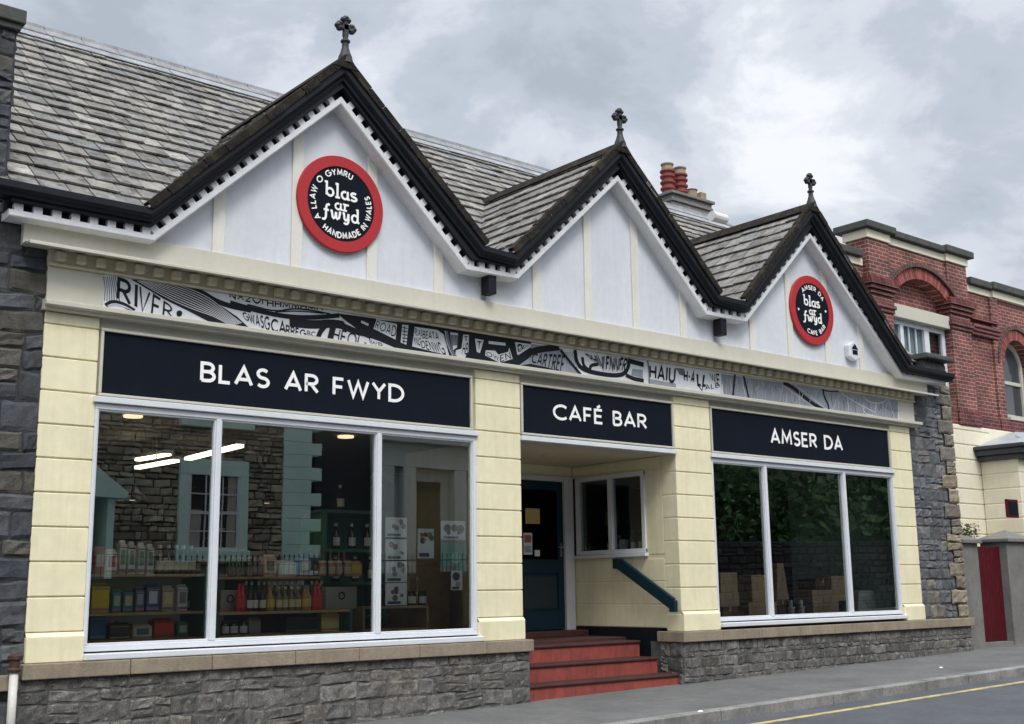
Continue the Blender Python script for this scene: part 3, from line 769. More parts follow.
# --- chimney behind the ridge
cx, cy = 16.83, 5.0
mb = MB(); mb.box(cx-.56, cx+.56, cy-.3, cy+.4, 7.2, 8.44); CH = mb.build('chimney', CEM, B, bevel=.01)
mb = MB(); mb.box(cx-.58, cx+.60, cy-.33, cy+.43, 8.44, 8.50); mb.box(cx-.61, cx+.63, cy-.36, cy+.46, 8.58, 8.64); mb.box(cx-.56, cx+.58, cy-.31, cy+.41, 8.50, 8.58); mb.build('cap', CEM, CH, bevel=.012)
for px, hh in ((16.50,.60),(16.86,.66)):
    mb = MB(); pr = [(.15,0)]
    z = 0
    for k in range(4): pr += [(.150,z+.02),(.150,z+.05),(.118,z+.07),(.118,z+.105)]; z += .124
    pr += [(.15,z),(.15,z+.03)]
    mb.lathe(pr, (px,cy,8.64), 16); P_ = mb.build('chimney_pot', POT, CH)
    mb = MB(); mb.lathe([(.12,z+.03),(.11,z+.12),(.13,z+.15),(.13,z+.17)], (px,cy,8.64), 14); mb.build('pot_rim', BUF, P_)
mb = MB(); mb.lathe([(.13,0),(.12,.3),(.14,.32)], (cx+.45,cy+.1,8.64), 12); mb.box(cx+.40, cx+.56, cy-.2, cy-.1, 8.64, 8.84); mb.build('buff_cowl', BUF, CH)
mb = MB(); mb.tube([(15.62,3.2,7.62),(15.98,3.2,7.62)], .09, 12); mb.build('flue_pipe', M('pale_flue', (.6,.6,.58), .5, .1, 3, .1), B)
# ================================================================== SIGNS
def name_board(x0, x1, z0, z1, txt, tx0, tx1, tz0, th, label, sp=.27):
    T = thing('shop_sign', ((x0+x1)/2, 0, z0), label, 'sign')
    mb = MB(); mb.box(x0, x1, .012, .043, z0, z1); mb.build('board', SGN, T)
    mb = MB(); w = .028
    mb.box(x0-w, x1+w, -.012, .042, z0-w+.003, z0-.001); mb.box(x0-w, x1+w, -.012, .042, z1+.001, z1+w)
    mb.box(x0-w, x0-.001, -.010, .042, z0, z1); mb.box(x1+.001, x1+w, -.010, .042, z0, z1)
    mb.build('sign_frame', CRM, T, bevel=.006)
    mb = MB(); text(mb, txt, tx0, tx1, tz0, th, fplace(.0115), .165, sp, depth=.006); mb.build('lettering', LET, T)
name_board(3.71, 7.71, 2.885, 3.425, 'BLAS AR FWYD', 4.61, 6.855, 3.075, .19, 'wide dark shop sign reading BLAS AR FWYD over the left window')
name_board(8.45, 10.88, 2.89, 3.425, 'CAF\u00c9 BAR', 8.905, 10.435, 3.072, .183, 'short dark shop sign reading CAF\u00c9 BAR over the entrance')
name_board(11.63, 15.62, 2.885, 3.435, 'AMSER DA', 12.825, 14.46, 3.058, .205, 'wide dark shop sign reading AMSER DA over the right window', .29)

def roundel(cx, cz, R, ri, label, ring):
    T = thing('round_sign', (cx, -.03, cz-R), label, 'sign', None)
    y = -.03
    mb = MB(); n = 72; vs = []
    prof = [(R-.008,y-.026),(R,y-.018),(R,y+.004),(ri,y+.004),(ri,y-.026)]
    for k in range(n):
        a = 2*PI*k/n
        for r, yy in prof: vs.append((cx+r*math.cos(a), yy, cz+r*math.sin(a)))
    m = len(prof); fs = []
    for k in range(n):
        k2 = (k+1)%n
        for j in range(m): fs.append((k*m+j, k*m+(j+1)%m, k2*m+(j+1)%m, k2*m+j))
    mb.add(vs, fs); mb.build('red_rim', RED, T)
    mb = MB(); mb.prism([(cx+(ri-.001)*math.cos(2*PI*k/n), cz+(ri-.001)*math.sin(2*PI*k/n)) for k in range(n)], y-.018, y); mb.build('disc', SGN, T)
    pl = fplace(y-.0185); mb = MB()
    h = R*.30; s = .135
    text(mb, 'blas', cx-R*.40, cx+R*.38, cz+R*.09, h*1.12, pl, s, .10, LC)
    text(mb, 'ar', cx-R*.16, cx+R*.19, cz-R*.15, h*.92, pl, s, .08, LC)
    text(mb, 'fwyd', cx-R*.42, cx+R*.45, cz-R*.36, h*1.08, pl, s, .13, LC)
    for (t, a, top, span) in ring: arc_text(mb, t, cx, cz, R*.655, R*.125, a, pl, .19, .36, top, span=span)
    mb.build('lettering', LET, T)
    return T, pl
roundel(6.037, 5.035, .505, .392, 'red rimmed round sign in the left gable, with HANDMADE IN WALES round its edge',
        [('A LLAW O GYMRU', 143, True, math.radians(150)), ('HANDMADE IN WALES', 309, False, math.radians(150))])
T2, pl2 = roundel(13.856, 5.035, .505, .392, 'red rimmed round sign in the right gable, with CAFE BAR round its edge',
        [('AMSER DA', 82, True, math.radians(95)), ('CAFE BAR', 285, False, math.radians(78))])
mb = MB()
for a in (185, 5, 225, -45):
    if a in (225, -45): continue
    aa = math.radians(a); mb.prism([(13.856+.32*math.cos(aa)+.018*math.cos(t*PI/4), 5.035+.32*math.sin(aa)+.018*math.sin(t*PI/4)) for t in range(8)], -.053, -.0482)
mb.build('dot', LET, T2)
# alarm box
A = thing('alarm_box', (14.78, -.02, 4.42), 'small white six sided alarm box with a dark emblem beside the right round sign', 'alarm')
mb = MB(); mb.prism([(14.65,4.45),(14.78,4.40),(14.91,4.45),(14.92,4.62),(14.78,4.70),(14.64,4.62)], -.09, -.001); mb.build('case', WHT, A, bevel=.015)
mb = MB(); mb.prism([(14.70,4.57),(14.86,4.57),(14.78,4.65)], -.096, -.09); mb.box(14.72, 14.84, -.096, -.09, 4.49, 4.555); mb.build('emblem', SGN, A)

# ------------------------------------------------------------------ mural strip
MZ0, MZ1 = 3.632, 3.923; MY = -.026
def mp(ox, oy, k): return lambda x, y: fp(ox+x/k, oy+y/k, MY)
C1, C2, C3, C4 = mp(90,265,6.4), mp(230,285,6.4), mp(370,305,6.4), mp(510,325,6.4)
C5, C6 = mp(650,350,7.314), mp(780,370,6.827)
def cl(x, z, o): return (x, MY-o, min(max(z, MZ0), MZ1))
inkM, whM, grM, gdM, txM = MB(), MB(), MB(), MB(), MB()
lay = [0]
def poly(mb, C, pts, d):
    lay[0] += 1; q = [C(*p) for p in pts]
    a = sum(q[i][0]*q[(i+1)%len(q)][1]-q[(i+1)%len(q)][0]*q[i][1] for i in range(len(q)))
    if a < 0: q = q[::-1]
    d = d+(lay[0] % 7)*.00012; n = len(q)
    mb.add([cl(x, z, d) for x, z in q], [tuple(range(n))])
def line(mb, C, pts, w, d, k=6.4, sm=True):
    lay[0] += 1; q = [Vector(C(*p)) for p in pts]
    if sm and len(q) > 2:
        for _ in range(2):
            r = [q[0]]
            for a, b in zip(q, q[1:]): r += [a*.75+b*.25, a*.25+b*.75]
            q = r+[q[-1]]
    ww = w/k*.0108
    ribbon(mb, [(p.x, p.y) for p in q], ww, cl, 0, d+(lay[0] % 7)*.00012)
def qtext(mb, C, s, tl, tr, br, bl, d, st=.14):
    W = text_width(s, G, .3); a, b, c_, e = [Vector(C(*p)) for p in (bl, br, tr, tl)]
    def place(x, z, o):
        u = x/W; v = z; p = a*(1-u)*(1-v)+b*u*(1-v)+c_*u*v+e*(1-u)*v; return cl(p.x, p.y, d+o)
    x = 0
    for i, ch in enumerate(s):
        adv, stt = G[ch]
        for j, pl in enumerate(stt): ribbon(mb, [(x+p[0], .07+p[1]*.86) for p in pl], st, place, 0, ((i+j) % 4)*.00012)
        x += adv+.3
MU = thing('mural_panel', (9.78, MY, MZ0), 'long black and white hand drawn map strip under the dentil course', 'mural')
mb = MB(); mb.box(3.675, 15.92, MY, -.0205, MZ0, MZ1); mb.build('board', M('mural_white', (.60,.62,.66), .55, .08, 4, 0), MU)
# left light hatch
for i in range(7): line(gdM, C1, [(88+i*12, 75), (98+i*13, 150), (92+i*16, 230)], 5, .001)
qtext(inkM, C1, 'RI', (185,78), (300,115), (295,280), (178,225), .0022, .15)
qtext(inkM, C1, 'VER', (322,125), (525,262), (520,338), (300,325), .0022, .13)
poly(inkM, C1, [(552,308),(560,293),(576,290),(590,300),(588,322),(570,332),(556,325)], .0022)
line(inkM, C1, [(100,262),(140,236),(210,250),(285,297)], 26, .0022)
for i in range(3): line(whM, C1, [(112,262-i*6+10),(150,246-i*5+8),(210,258-i*4+8),(270,290)], 3, .0036)
poly(inkM, C1, [(262,92),(330,82),(560,128),(690,170),(850,270),(940,330),(1015,405),(900,400),(760,372),(640,300),(480,222)], .0022)
for i in range(9):
    f = i/8
    line(whM, C1, [(300+90*f,100-8*f),(480+110*f,205-70*f),(660+90*f,285-85*f),(800+60*f,330-40*f),(900+70*f,392-20*f)], 4, .0036)
line(inkM, C1, [(560,120),(700,165),(800,228),(900,265),(1030,290)], 28, .0024)
line(inkM, C2, [(0,113),(150,158),(300,193),(430,208),(560,207),(700,195)], 27, .0024)
qtext(inkM, C2, 'NAZOH', (0,20), (240,60), (240,135), (0,85), .0022, .15)
qtext(inkM, C2, 'HHMMHMH', (240,90), (590,130), (590,165), (240,140), .0022, .16)
line(inkM, C2, [(110,125),(290,172),(400,150),(500,158),(640,185)], 9, .0022)
line(inkM, C2, [(290,172),(440,165),(600,182)], 7, .0022)
qtext(inkM, C2, 'GWASG', (75,172), (250,203), (250,297), (95,222), .0022, .17)
qtext(inkM, C2, 'CA', (266,213), (352,235), (352,312), (266,300), .0022, .18)
qtext(inkM, C2, 'RREG', (360,255), (482,290), (480,334), (358,318), .0022, .19)
qtext(gdM, C2, 'BC', (495,292), (545,300), (545,332), (495,328), .0022, .2)
line(inkM, C2, [(380,238),(520,256),(690,242),(800,292),(900,310),(1040,385)], 50, .0024)
line(inkM, C2, [(610,262),(575,300),(560,348)], 30, .0024); line(inkM, C2, [(662,258),(640,355)], 40, .0024)
poly(inkM, C2, [(692,182),(935,215),(915,260),(1030,322),(1030,400),(830,318),(740,245)], .0026)
poly(whM, C2, [(700,196),(730,222),(805,278),(735,248)], .0038); line(whM, C2, [(838,234),(885,256)], 15, .0038)
qtext(inkM, C2, 'HEOL-WY', (672,272), (990,362), (985,460), (655,355), .0026, .13)
poly(inkM, C3, [(0,88),(300,120),(650,168),(1030,236),(1030,330),(950,400),(600,350),(480,335),(150,290),(0,205)], .0024)
poly(whM, C3, [(40,95),(172,122),(162,222),(20,152)], .0038); qtext(txM, C3, 'ROAD', (45,102), (168,135), (158,208), (30,148), .0052, .13)
poly(whM, C3, [(205,125),(245,130),(232,255),(195,240)], .0038)
for i in range(5): line(txM, C3, [(205,145+i*22),(238,150+i*22)], 6, .0052); line(txM, C3, [(222,132),(213,245)], 5, .0052)
poly(whM, C3, [(285,140),(430,160),(470,190),(505,332),(268,265)], .0038)
qtext(txM, C3, 'PLAS', (288,150), (335,158), (330,200), (285,195), .0052, .17); qtext(txM, C3, 'YNG', (280,205), (325,212), (320,262), (275,256), .0052, .17)
qtext(txM, C3, 'BEATA', (340,165), (430,175), (440,225), (335,215), .0052, .16); qtext(txM, C3, 'DENWG', (330,228), (445,238), (490,325), (330,275), .0052, .16)
line(gdM, C3, [(486,165),(500,250),(545,335)], 24, .0052); line(whM, C3, [(478,165),(490,250),(530,335)], 4, .0062)
poly(whM, C3, [(512,175),(562,180),(556,270),(532,290)], .0038); qtext(gdM, C3, 'II', (520,185),(552,188),(548,265),(530,265), .0052, .3)
poly(whM, C3, [(595,190),(632,192),(628,300),(605,345),(545,328),(548,290),(585,280)], .0038); qtext(txM, C3, 'HB', (600,240),(628,243),(620,320),(585,318), .0052, .15)
qtext(txM, C3, 'T', (600,198),(626,200),(624,235),(600,232), .0052, .15)
poly(whM, C3, [(670,215),(727,225),(702,308),(682,300)], .0038); qtext(txM, C3, 'T', (685,228),(712,234),(700,290),(690,288), .0052, .15)
line(whM, C3, [(758,240),(866,252)], 19, .0038)
poly(whM, C3, [(740,290),(800,293),(820,318),(882,300),(890,272),(912,345),(828,376),(735,322)], .0038)
qtext(txM, C3, 'OW', (750,298),(818,325),(825,362),(742,322), .0052, .15); qtext(txM, C3, 'EN', (832,322),(890,300),(900,345),(835,366), .0052, .15)
poly(whM, C3, [(932,238),(1030,252),(1030,268),(945,322)], .0038); qtext(txM, C3, 'O', (945,252),(975,256),(968,298),(945,305), .0052, .14)
poly(whM, C3, [(0,212),(60,233),(160,292),(0,272)], .0038); qtext(txM, C3, 'WR', (5,225),(75,245),(80,280),(0,268), .0052, .14)
# right half
poly(grM, C4, [(0,100),(330,150),(450,322),(0,262)], .0004)
line(inkM, C4, [(-10,110),(45,215)], 45, .0024); line(inkM, C4, [(-20,250),(60,222),(150,160),(315,142)], 44, .0024)
poly(whM, C4, [(30,110),(130,122),(60,185),(45,190)], .0036); qtext(txM, C4, 'OV', (45,118),(115,128),(80,155),(50,165), .0052, .15)
qtext(inkM, C4, 'CARTREF', (150,182), (352,192), (335,312), (135,238), .0024, .17)
poly(inkM, C4, [(60,272),(130,248),(225,268),(325,312),(200,292)], .0024)
for i in range(8): line(gdM, C4, [(345+i*10,172),(372+i*11,250+i*5)], 5, .002)
line(inkM, C4, [(322,160),(395,250),(455,322)], 22, .0026)
line(inkM, C4, [(415,160),(425,240),(470,290),(600,318),(710,325),(752,290),(766,215)], 32, .0026)
line(inkM, C4, [(462,205),(470,265),(520,300)], 26, .0027); line(inkM, C4, [(512,298),(512,258),(562,252)], 24, .0027)
qtext(inkM, C4, 'PHINI', (480,185), (600,195), (600,290), (540,238), .0022, .2); qtext(inkM, C4, 'FNNFR', (620,200), (755,215), (730,295), (615,290), .0022, .2)
line(inkM, C4, [(770,232),(855,255)], 36, .0026); line(inkM, C4, [(740,320),(790,345),(855,356)], 30, .0026)
poly(grM, C4, [(782,280),(850,288),(850,340),(775,322)], .0008); line(gdM, C4, [(880,225),(890,300),(890,385)], 14, .0022)
for i in range(14): line(gdM, C4, [(605+i*9,200),(600+i*9,300)], 2.5, .0016)
qtext(inkM, C5, 'HAIU', (0,108), (185,125), (175,245), (0,205), .0022, .19)
poly(grM, C5, [(0,212),(190,245),(190,285),(0,255)], .0006)
poly(gdM, C5, [(190,130),(250,138),(245,190),(215,180)], .001)
qtext(inkM, C5, 'H-A', (250,145), (330,160), (320,240), (250,230), .0022, .22); qtext(inkM, C5, 'LL', (345,170), (425,180), (405,268), (350,262), .0022, .22)
qtext(inkM, C5, 'WE', (430,165), (505,175), (510,270), (450,215), .0022, .15); qtext(inkM, C5, 'VALE', (355,262), (500,240), (500,275), (365,302), .0022, .15)
poly(grM, C5, [(520,175),(1060,255),(1060,400),(540,325)], .0006)
poly(grM, C6, [(-40,80),(805,210),(805,345),(-40,232)], .0007)
for i in range(70):
    u = 525+i*9.5
    line(gdM, C5, [(u+rnd.uniform(-3,3), 170+(u-520)*.15), (u+rnd.uniform(-6,6), 335+(u-520)*.14)], 2.6, .0014, 7.3)
line(inkM, C5, [(620,180),(605,345)], 24, .0026, 7.3); line(inkM, C5, [(684,190),(722,360)], 24, .0026, 7.3)
line(whM, C5, [(665,190),(690,300),(700,360)], 9, .0036, 7.3)
line(inkM, C6, [(20,85),(90,120),(200,215),(300,275)], 36, .0026, 6.8); line(inkM, C6, [(292,130),(300,180),(325,230),(335,275)], 24, .0026, 6.8)
line(inkM, C6, [(285,135),(340,148),(400,145)], 10, .0026, 6.8); line(whM, C6, [(80,90),(180,160),(310,265)], 7, .0036, 6.8)
line(whM, C6, [(10,100),(120,180),(250,265)], 5, .0036, 6.8)
for p in ([(420,160),(480,200),(560,245),(650,290)],[(560,170),(600,220),(690,230),(730,200)],[(735,190),(760,260),(780,340)],[(460,180),(470,280)],[(650,230),(655,320)],[(560,250),(580,300),(640,310)]):
    line(whM, C6, p, 9, .0034, 6.8)
for i in range(16): line(gdM, C6, [(660+i*8,260+i*2),(700+i*8,232+i*3)], 3, .0016, 6.8)
for i in range(20): line(gdM, C6, [(330+i*20,150+i*3),(335+i*20,285+i*2)], 2.5, .0016, 6.8)
for i in range(46):       # finer hatching and lettering-like marks in the grey right-hand end
    C_, W_ = (C5, 7.3) if i < 18 else (C6, 6.8)
    u = 530+i*26 if i < 18 else 20+(i-18)*27.5
    t = 172+(u-520)*.15 if i < 18 else 92+u*.145
    hh = rnd.uniform(30, 95); o_ = rnd.uniform(0, 60)
    line(whM if i % 3 else inkM, C_, [(u, t+o_), (u+rnd.uniform(-12,14), t+o_+hh*.5), (u+rnd.uniform(-16,22), t+o_+hh)], rnd.uniform(3,6), .0030, W_)
for i in range(34):
    u = 15+i*22
    line(whM, C6, [(u, 95+u*.145), (u+rnd.uniform(4,26), 225+u*.145)], 2.2, .0018, 6.8)
inkM.build('black_ink', M('mural_ink', (.009,.011,.016), .6, .1, 4, 0, spec=.2), MU)
grM.build('grey_wash', M('mural_grey', (.24,.26,.30), .6, .12, 6, 0), MU)
gdM.build('grey_hatching', M('mural_hatch', (.11,.12,.145), .6, .12, 6, 0), MU)
whM.build('white_patch', M('mural_patch', (.52,.54,.57), .6, .1, 6, 0), MU)
txM.build('small_lettering', M('mural_ink', (.014,.016,.022)), MU)

# ================================================================== WHITE STANDPIPE
P = thing('drain_pipe', (3.09, -.12, gz(3.1)), 'white upright pipe with a rusty collar in front of the dark end pier', 'pipe')
mb = MB(); mb.tube([(3.09,-.13,-.1),(3.09,-.13,.60)], .033, 14); mb.build('pipe', M('old_white_pipe', (.55,.54,.50), .5, .15, 6, .2, dirt=.4), P, smooth=True)
mb = MB(); mb.lathe([(.045,0),(.052,.02),(.04,.035),(.04,.09),(.055,.10),(.055,.125),(.03,.14)], (3.09,-.13,.60), 12); mb.build('collar', M('rust', (.06,.028,.022), .9, .5, 20, .5), P)

# ================================================================== GATE AND PIERS, right
def gate_pier(x0, x1, h, label, cap=.12):
    T = thing('gate_pier', ((x0+x1)/2, .25, gz(x0)), label, 'gate pier')
    z0 = gz(x0)-.1
    mb = MB(); mb.box(x0, x1, .03, .5, z0, h); mb.build('shaft', CEM, T, bevel=.012)
    mb = MB(); a, b, c, d = x0-.05, x1+.05, -.03, .56; xm, ym = (a+b)/2, (c+d)/2
    mb.box(a, b, c, d, h, h+.05); mb.add([(a,c,h+.051),(b,c,h+.051),(b,d,h+.051),(a,d,h+.051),(xm,ym,h+.05+cap)], [(0,1,4),(1,2,4),(2,3,4),(3,0,4),(3,2,1,0)])
    mb.build('coping', CEM, T, bevel=.006); return T
gate_pier(17.50, 17.98, 1.80, 'narrow grey rendered gate pier against the corner of the shop')
gate_pier(18.90, 19.75, 1.84, 'wide grey rendered gate pier with a pyramid cap right of the red gate', .16)
Gt = thing('garden_gate', (18.39, .2, gz(18.4)), 'tall dark red boarded gate between two grey piers', 'gate')
mb = MB()
for k in range(8): x = 17.985+k*.1142; mb.box(x, x+.109, .16, .19, gz(18.4)+.08, 1.76)
mb.build('boards', GATE, Gt, bevel=.004)
mb = MB(); mb.box(17.985, 18.895, .192, .22, 1.55, 1.65); mb.box(17.985, 18.895, .192, .22, .45, .55); mb.build('rail', GATE, Gt, bevel=.004)
mb = MB(); mb.box(17.985, 18.895, .05, .5, gz(18)-.1, gz(18.4)+.07); tag(mb.build('gate_step', CEM), 'low grey stone step under the red gate', 'step')
mb = MB(); mb.box(19.76, 26, .15, .45, -.1, 1.85); mb.box(19.81, 26, .08, .52, 1.85, 1.93); tag(mb.build('garden_wall', CEM, bevel=.01), 'grey rendered garden wall running on from the wide gate pier', 'wall')
# small shrub peeping over the gate
def leaves(mb, c, R, n, s, rg, cols, flat=1.0):
    for _ in range(n):
        while True:
            p = Vector((rg.uniform(-1,1), rg.uniform(-1,1), rg.uniform(-1,1)))
            if p.length < 1: break
        p = Vector((p.x*R[0], p.y*R[1], p.z*R[2]))+Vector(c)
        a = Vector((rg.uniform(-1,1), rg.uniform(-1,1), rg.uniform(-.6,.6))).normalized()*s*rg.uniform(.6,1.3)
        b = a.cross(Vector((rg.uniform(-1,1), rg.uniform(-1,1), rg.uniform(-1,1)))).normalized()*s*.5
        mb.add([p-a, p+b*.9, p+a, p-b*.9], [(0,1,2,3)], rg.choice(cols))
LEAF = M('leaf', (1,1,1), .6, .1, 3, 0, attr=True)
BARK = M('bark', (.08,.06,.045), .9, .3, 6, .6, 30)
GC = [(.05,.10,.03),(.08,.14,.04),(.035,.07,.025),(.10,.13,.05)]
rl = random.Random(5)
SH = thing('garden_shrub', (18.5, .9, gz(18.5)), 'small leafy shrub peeping over the red gate', 'shrub')
mb = MB()
for k in range(9): leaves(mb, (18.35+k*.10, .80+rl.uniform(-.1,.1), 1.98+rl.uniform(-.06,.10)), (.13,.14,.13), 55, .035, rl, GC+[(.30,.16,.12)])
mb.build('foliage', LEAF, SH)
mb = MB(); mb.tube([(18.5,.9,.1),(18.45,.85,1.1),(18.7,.8,1.95)], [.03,.025,.01], 6); mb.build('stem', BARK, SH)

# ================================================================== RED BRICK BUILDING
BY = 3.0
R_ = thing('brick_building', (23.5, 6, .2), 'red brick building with arched windows, cream stucco ground floor and flat parapet', 'building')
def pbox(name, mat, boxes, parent=R_, bevel=.01):
    mb = MB()
    for b in boxes: mb.box(*b)
    return mb.build(name, mat, parent, bevel=bevel)
def seg_pts(cx, top, half, sag, n=18):
    r = (half*half+sag*sag)/(2*sag); cz = top-r; a = math.asin(half/r)
    return [(cx+r*math.sin(-a+2*a*i/n), cz+r*math.cos(-a+2*a*i/n)) for i in range(n+1)], r, cz, a
# main walls: recessed bay with a segmental arch cut in it
ip, ir, icz, ia = seg_pts(22.02, 7.42, 1.08, .46)
mb = MB()
mb.prism([(20.80,6.78),(20.94,6.78),(20.94,6.96)]+ip+[(23.10,6.96),(23.10,6.78),(23.05,6.78),(23.05,8.0),(20.80,8.0)], BY+.05, BY+.45)
mb.box(20.10, 20.84, BY, BY+.5, 4.45, 8.0); mb.box(23.04, 23.84, BY, BY+.5, 4.45, 8.0)
mb.box(20.84, 23.04, BY+.28, BY+.46, 4.45, 7.6)
mb.box(22.78, 23.035, BY+.02, BY+.27, 4.76, 5.0)
mb.box(24.9, 25.20, BY+.06, BY+.6, 4.45, 7.5)
mb.box(23.84, 24.9, BY+.12, BY+.6, 4.45, 7.5)
mb.box(26.7, 30, BY+.12, BY+.6, 4.45, 7.5)
# wing with arched window: jambs + head
hp = [(25.95+.62*math.cos(PI-PI*i/16), 6.0+.62*math.sin(PI-PI*i/16)) for i in range(17)]
mb.prism([(25.20,6.0)]+hp+[(26.7,6.0),(26.7,7.5),(25.2,7.5)], BY+.12, BY+.6)
mb.box(25.20, 25.33, BY+.12, BY+.6, 4.45, 6.0); mb.box(26.57, 26.7, BY+.12, BY+.6, 4.45, 6.0); mb.box(25.33, 26.57, BY+.12, BY+.6, 4.45, 4.80)
mb.box(17.6, 20.1, BY+.14, BY+.6, 4.45, 7.42)
mb.box(20.2, 30, BY+.6, BY+8, 0, 7.3); mb.box(17.6, 20.2, BY+.6, BY+8, 0, 7.3)
mb.build('brick_wall', BRKF, R_)
mb = MB(); mb.box(20.05, 20.86, BY-.05, BY+.0, 4.45, 4.75); mb.box(20.86, 23.0, BY+.0, BY+.27, 4.45, 4.75); mb.box(23.0, 23.88, BY-.05, BY, 4.45, 4.75)
mb.box(23.88, 24.85, BY+.05, BY+.12, 4.45, 4.72); mb.box(24.85, 30, BY+.02, BY+.119, 4.45, 4.72)
mb.build('brick_band', BRKD, R_, bevel=.01)
# pilaster imposts (stepped brick mouldings)
for (a, b) in ((20.10,20.84),(23.04,23.84)):
    mb = MB()
    for i, (z, e) in enumerate(((6.52,.03),(6.60,.06),(6.68,.03),(6.86,.04),(6.95,.08),(7.04,.12),(7.13,.07))):
        mb.box(a-e, b+e, BY-e, BY+.3, z, z+.078)
    mb.build('impost', BRKD, R_, bevel=.008)
mb = MB()
for z, e in ((6.52,.03),(6.60,.06),(6.68,.09),(6.86,.05)): mb.box(23.94, 25.1, BY+.06-e, BY+.1, z, z+.078)
mb.build('impost', BRKD, R_, bevel=.008)
def voussoirs(name, cx, cz, r0, r1, a0, a1, y0, y1, n, cols, parent=R_):
    mb = MB()
    for i in range(n):
        p, q = a0+(a1-a0)*(i+.06)/n, a0+(a1-a0)*(i+.94)/n
        pts = [(cx+r0*math.sin(p), cz+r0*math.cos(p)), (cx+r1*math.sin(p), cz+r1*math.cos(p)), (cx+r1*math.sin(q), cz+r1*math.cos(q)), (cx+r0*math.sin(q), cz+r0*math.cos(q))]
        c = rnd.choice(cols); mb.prism(pts, y0, y1, c)
    return mb.build(name, BRV, parent, bevel=.004)
RB = [(.28,.075,.06),(.22,.055,.048),(.18,.048,.042),(.32,.10,.085)]
DB = [(.11,.075,.06),(.09,.055,.05),(.14,.06,.055)]
voussoirs('arch_ring', 22.02, icz, ir+.002, ir+.24, -ia*1.03, ia*1.03, BY+.0, BY+.1, 38, RB)
voussoirs('arch_hood', 22.02, icz, ir+.25, ir+.34, -ia*1.08, ia*1.08, BY-.06, BY+.1, 30, DB)
voussoirs('arch_ring', 25.95, 6.0, .62, .86, -PI/2, PI/2, BY+.07, BY+.2, 30, RB)
voussoirs('arch_hood', 25.95, 6.0, .87, .96, -PI/2, PI/2, BY+.03, BY+.2, 26, DB)
# parapet
pbox('parapet_band', CRB, [(20.06,20.88,BY-.04,BY+.55,8.001,8.18),(20.88,23.0,BY+.01,BY+.5,8.001,8.16),(23.0,23.88,BY-.04,BY+.55,8.001,8.18),
                           (23.89,25.0,BY+.08,BY+.6,7.501,7.66),(25.0,30,BY+.03,BY+.6,7.501,7.67),(17.6,20.05,BY+.10,BY+.6,7.421,7.57)], bevel=.012)
pbox('parapet_coping', COP, [(19.94,20.98,BY-.14,BY+.68,8.181,8.33),(20.98,22.9,BY-.09,BY+.6,8.162,8.30),(22.9,24.0,BY-.14,BY+.68,8.182,8.335),
                           (24.0,24.9,BY-.02,BY+.7,7.662,7.82),(24.9,30,BY-.07,BY+.7,7.672,7.84),(17.5,19.96,BY+.0,BY+.7,7.572,7.72)], bevel=.02)
pbox('lintel', CRM, [(20.85,23.03,BY+.02,BY+.30,6.50,6.775)], bevel=.01)
# upper window
mb = MB(); y = BY+.16
mb.box(20.86, 23.02, y, y+.1, 6.40, 6.499); mb.box(20.86, 20.98, y, y+.1, 4.95, 6.40); mb.box(22.90, 23.02, y, y+.1, 4.95, 6.40); mb.box(20.86, 23.02, y-.06, y+.1, 4.80, 4.95)
mb.box(22.20, 22.38, y-.01, y+.1, 4.95, 6.40); mb.box(21.30, 21.42, y-.01, y+.1, 4.95, 6.40)
for m in (21.67, 21.93): mb.box(m-.015, m+.015, y+.02, y+.06, 4.95, 6.40)
mb.box(20.98, 22.90, y+.02, y+.06, 5.60, 5.64)
UW = mb.build('window', WHT, R_, bevel=.006)
mb = MB(); mb.box(21.0, 22.2, y+.085, y+.10, 4.95, 6.40); mb.build('curtain', M('net_curtain', (.60,.66,.72), .9, .1, 5, 0), UW)
mb = MB(); mb.add([(20.98,y+.05,4.95),(22.90,y+.05,4.95),(22.90,y+.05,6.40),(20.98,y+.05,6.40)], [(0,1,2,3)]); mb.build('pane', GLD, UW)
# arched window frame
mb = MB(); y = BY+.30; cx, r1, r0 = 25.95, .62, .52
pts = [(cx+r1*math.cos(PI*i/16), 6.0+r1*math.sin(PI*i/16)) for i in range(17)]; pi_ = [(cx+r0*math.cos(PI*i/16), 6.0+r0*math.sin(PI*i/16)) for i in range(17)]
for i in range(16): mb.prism([pts[i], pts[i+1], pi_[i+1], pi_[i]], y, y+.08)
mb.box(cx-r1, cx-r0, y, y+.08, 4.80, 6.0); mb.box(cx+r0, cx+r1, y, y+.08, 4.80, 6.0); mb.box(cx-r0, cx+r0, y, y+.08, 4.80, 4.92); mb.box(cx-r0, cx+r0, y+.01, y+.07, 5.62, 5.70)
mb.box(cx-r1-.1, cx+r1+.1, BY-.0, BY+.4, 4.73, 4.80)
AW = mb.build('arched_window', CRM, R_, bevel=.006)
mb = MB(); mb.prism([(cx-r0,4.9)]+[(cx+r0,4.9)]+pi_, y+.05, y+.055); mb.build('pane', M('dark_reflecting_pane', (.05,.06,.07), .08, .1, 1, 0), AW)
# stucco ground floor
mb = MB(); z = .0
while z < 4.44:
    z1 = min(z+.31, 4.449); mb.box(22.0, 24.0, BY-.02, BY+.5, z+.012, z1-.012); mb.box(24.0, 24.2, BY-.02, BY+.5, z+.012, z1-.012); z += .31
mb.box(20.0, 24.2, BY+.0, BY+.5, 0, 4.449); mb.box(17.6, 20.0, BY+.1, BY+.6, 0, 4.449); mb.box(20.0,22.0,BY-.02,BY,0,4.449)
mb.box(24.2, 30, BY+.0, BY+.5, 0, 4.449)
mb.build('stucco_wall', CRB, R_, bevel=.01)
